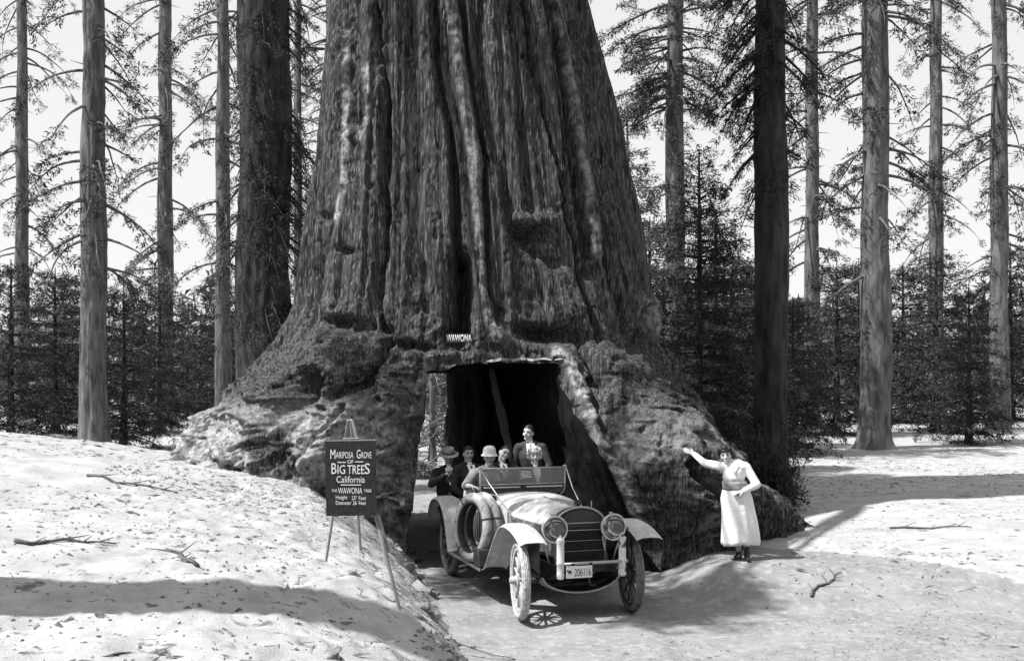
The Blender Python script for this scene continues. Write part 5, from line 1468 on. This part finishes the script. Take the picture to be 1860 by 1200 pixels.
# puffed hair round the face
m = MB()
for (x, y, z, r_) in [(-.06, -.02, .085, .045), (.06, -.02, .085, .045), (0, -.045, .105, .045), (-.085, .01, .03, .035), (.085, .01, .03, .035), (-.03, .06, .10, .05), (.03, .06, .10, .05), (0, .10, .03, .06), (-.082, .015, -.02, .022), (.082, .015, -.02, .022)]:
    m.ell(W['headc'] + W['Rm'] @ Vector((x, y, z)), (r_,) * 3)
fuse(m, 'hair_waves', M['hair'], W['root'], o_, .006, 3)
# the coat bundle beside the driver
cc_ = empty('bundled_coat', CM @ Vector((-.9, -.6, 1.05)), math.atan2(-.951, .309), 'pale canvas coat bundled over the car side next to the driver', 'coat')
m = MB(); m.ell((-.02, -.04, .14), (.11, .06, .14)); m.ell((.03, -.05, .02), (.14, .06, .10)); m.ell((-.10, -.02, .22), (.06, .055, .08)); m.ell((.08, -.03, .08), (.07, .06, .08))
fuse(m, 'coat_cloth', M['canvas'], cc_, Vector((0, 0, 0)), .01, 2)
# ================================================================ rocks at the foot of the bank, litter
def rock(x, y, sx_, sy_, sz_, seed, label, group=None, sink=.25, m_=None):
    bm = bmesh.new(); bmesh.ops.create_icosphere(bm, subdivisions=3, radius=1.0)
    P = np.array([v.co[:] for v in bm.verts]); n = fbm(P * 1.3 + seed * 7.7, 3, seed) * .55 + np.sign(vnoise(P * 1.1 + seed, seed + 3)) * .05
    for v, k in zip(bm.verts, n):
        q = v.co * (1 + k); q.x = max(min(q.x, .82), -.82); q.z = max(min(q.z, .70), -.9); v.co = Vector((q.x * sx_, q.y * sy_, q.z * sz_))
    me = bpy.data.meshes.new('rock'); bm.to_mesh(me); bm.free(); me.materials.append(m_ or M['rock']); me.polygons.foreach_set('use_smooth', [True] * len(me.polygons)); me.set_sharp_from_angle(angle=R(30))
    o = link('rock', me); o.location = (x, y, gh1(x, y) + sz_ * (.5 - sink)); o.rotation_euler = (0, 0, seed * 1.3)
    return tag(o, label, 'rock', group)
def gpt(qx, qy):
    """ground point seen at a picture point (nearest hit)"""
    Y = np.arange(6, 30, .01); X = (qx - 930) * Y / FPX; Z = CAMH - (qy - HOR) * Y / FPX; k = np.argmax(Z < ground_h(X, Y)); return float(X[k]), float(Y[k])
RK = [(788, 1122, .10, .08, .07, 'square grey rock at the bottom edge of the bank, apart from the others'), (742, 1000, .13, .12, .10, 'pale flat rock under the sequoia root beside the road'),
      (752, 1016, .16, .10, .07, 'wide dark slab just below the pale flat rock'), (738, 1030, .12, .10, .07, 'slab lowest of the pile under the root'),
      (762, 1048, .08, .07, .05, 'small rock below the pile of slabs'), (775, 1075, .11, .08, .06, 'dark rock jutting from the bank into the road shadow'),
      (787, 1080, .09, .07, .035, 'thin flat stone lying at the road edge in shadow'), (768, 1105, .10, .08, .06, 'rock half buried in the bank above the square grey rock'),
      (600, 1193, .07, .06, .04, 'small dark stone alone on the bank at the bottom of the picture'), (640, 1040, .05, .05, .03, 'small stone on the bank below the middle easel leg'),
      (725, 985, .10, .1, .09, 'rounded rock tucked highest under the root')]
for i, (qx, qy, a, b, c, lab) in enumerate(RK):
    x, y = gpt(qx, qy); rock(x, y, a, b, c, i + 1, lab, 'rocks along the bank')
# chips of bark and needles scattered over the bank, pebbles on the road
def scatter(name, n, dens, size, flat, m_, seed, label):
    rs = np.random.RandomState(seed); X = rs.uniform(-5.5, 5.5, n * 6); Y = rs.uniform(6.5, 17, n * 6) 
    w_ = dens(X, Y); k = rs.random(len(X)) < w_; X, Y = X[k][:n], Y[k][:n]; N = len(X); Z = ground_h(X, Y)
    s_ = size * np.exp(rs.normal(0, .5, N)); a = rs.uniform(0, 2 * PI, N)
    # a squashed irregular tetra-like chip: 5 vertices, 6 faces
    base = np.stack([np.stack([np.cos(a + t) * r_, np.sin(a + t) * r_, np.zeros(N)], -1) for t, r_ in ((0, 1.5), (1.7, .5), (3.1, 1.2), (4.6, .55))], 1)
    topv = np.stack([rs.uniform(-.3, .3, N), rs.uniform(-.3, .3, N), np.full(N, flat) * rs.uniform(.6, 1.6, N)], -1)[:, None]
    V = np.concatenate([base, topv], 1) * s_[:, None, None] + np.stack([X, Y, Z + .002], -1)[:, None]
    F = np.array([[0, 1, 4], [1, 2, 4], [2, 3, 4], [3, 0, 4]])[None] + (np.arange(N) * 5)[:, None, None]
    tag(link(name, np_mesh(name, V.reshape(-1, 3), F.reshape(-1, 3), m_)), label, name.replace('_', ' '), kind='stuff')
def d_edge(X, Y):
    e = road_left(Y) - X; P = np.stack([X * 1.2, Y * 1.2, X * 0], -1); n = fbm(P, 3, 91)
    return (e > -.06) * np.clip(.22 * np.exp(-((e - .35) / .3) ** 2) * 3 + .10 + .5 * np.clip(n - .12, 0, 1) + .5 * np.exp(-((Y - 12.8 + .3 * X) / .6) ** 2) * (e > .5), 0, 1)
scatter('bark_litter', 4200, d_edge, .012, .6, M['litter'], 3, 'dark bark chips and needles scattered over the sandy bank')
scatter('pale_chips', 1200, d_edge, .018, .7, M['twiglit'], 4, 'paler wood chips and clods along the crumbling bank edge')
scatter('clods', 700, lambda X, Y: (np.abs(road_left(Y) - X - .18) < .22) * .9, .022, .9, M['rock'], 6, 'earth clods along the crumbling bank edge')
scatter('road_pebbles', 1500, lambda X, Y: ((X > road_left(Y)) & (Y < 15.5)) * (.25 + .6 * (fbm(np.stack([X, Y, X * 0], -1), 2, 4) > .1)), .008, .7, M['twiglit'], 5, 'small pebbles and needles on the dirt road')
# dry stalks and a few twigs on the bank
def wide_litter(name, n, x0, x1, y0, y1, size, m_, seed, label, road_too=.25):
    rs = np.random.RandomState(seed); X = rs.uniform(x0, x1, n * 5); Y = rs.uniform(y0, y1, n * 5)
    P = np.stack([X * .5, Y * .5, X * 0], -1); dn = np.clip(.15 + 1.3 * fbm(P, 3, seed), 0, 1); rd = (X > road_left(Y)) & (np.abs(X - road_left(Y)) < 4.5)
    dn = np.where(rd, dn * road_too, dn); k = rs.random(len(X)) < dn; X, Y = X[k][:n], Y[k][:n]; N = len(X); Z = ground_h(X, Y) + .008
    a = rs.uniform(0, 2 * PI, N); L = size * np.exp(rs.normal(0, .5, N)); W = L * rs.uniform(.08, .3, N)
    d = np.stack([np.cos(a), np.sin(a), rs.normal(0, .12, N)], -1); s_ = np.stack([-np.sin(a), np.cos(a), rs.normal(0, .3, N)], -1); c = np.stack([X, Y, Z], -1)
    V = np.stack([c - d * L[:, None], c + s_ * W[:, None], c + d * L[:, None], c + np.array([0, 0, 1.0]) * W[:, None] * .8], 1).reshape(-1, 3)
    F = (np.array([[0, 1, 3], [1, 2, 3], [0, 3, 2]])[None] + (np.arange(N) * 4)[:, None, None]).reshape(-1, 3)
    tag(link(name, np_mesh(name, V, F, m_)), label, name.replace('_', ' '), kind='stuff')
wide_litter('forest_litter', 26000, -22, 22, 6.5, 34, .035, M['litter'], 21, 'fallen needles and bark slivers over the forest floor', .15)
wide_litter('road_litter', 5000, -1.5, 6, 9.5, 17, .014, M['litter'], 23, 'fine needles and splinters on the dirt road', .8)
def sticks():
    rs = random.Random(8); m = MB()
    for k in range(120):
        qx, qy = rs.uniform(480, 770), rs.uniform(900, 1180); x, y = gpt(qx, qy)
        if road_left(y) - x < .05: continue
        a = rs.uniform(0, 2 * PI); L = rs.uniform(.04, .16); z = gh1(x, y) + .006; z2 = gh1(x + L * math.cos(a), y + L * math.sin(a)) + .012
        m.tube([(x, y, z), (x + L * math.cos(a), y + L * math.sin(a), z2)], [.004, .002], 4)
    tag(m.build('fallen_twigs', M['twiglit']), 'thin twigs fallen on the sandy bank', 'twigs', kind='stuff')

# dry branches lying about on the forest floor
def fallen(qx, qy, L, ang, seed, label):
    rs = random.Random(seed); x, y = gpt(qx, qy); t = empty('fallen_branch', (x, y, gh1(x, y) + .02), ang, label, 'branch', 'fallen branches')
    def pt(d, o): 
        wx = x + math.cos(ang) * d - math.sin(ang) * o; wy = y + math.sin(ang) * d + math.cos(ang) * o
        return Vector((d, o, gh1(wx, wy) - gh1(x, y)))
    m = MB(); P = [pt(L * (k / 6 - .5), .04 * math.sin(k * 1.7 + seed)) for k in range(7)]; m.tube(P, [.022 - .0025 * k for k in range(7)], 6); m.build('stick', M['trunk_pale'], t, True)
    m = MB()
    for k in range(1, 6):
        s_ = 1 if k % 2 else -1; l = rs.uniform(.12, .35); m.tube([P[k], P[k] + Vector((l * .7, s_ * l * .7, rs.uniform(.0, .08)))], [.009, .003], 4)
    m.build('side_twigs', M['trunk_pale'], t)['kind'] = 'stuff'
for i, (qx, qy, L, an, lab) in enumerate([(120, 985, .9, .3, 'dry branch lying far left on the open ground'), (330, 1010, .7, 2.2, 'dry branch left of the sandy bank'), (1500, 1060, .9, .8, 'dry branch lying right of the road'), (1690, 960, 1.2, -.3, 'long dry branch under the right pines'), (240, 880, 1.3, -.2, 'long dry branch under the left pines')]):
    fallen(qx, qy, L, an, i + 3, lab)
sticks()
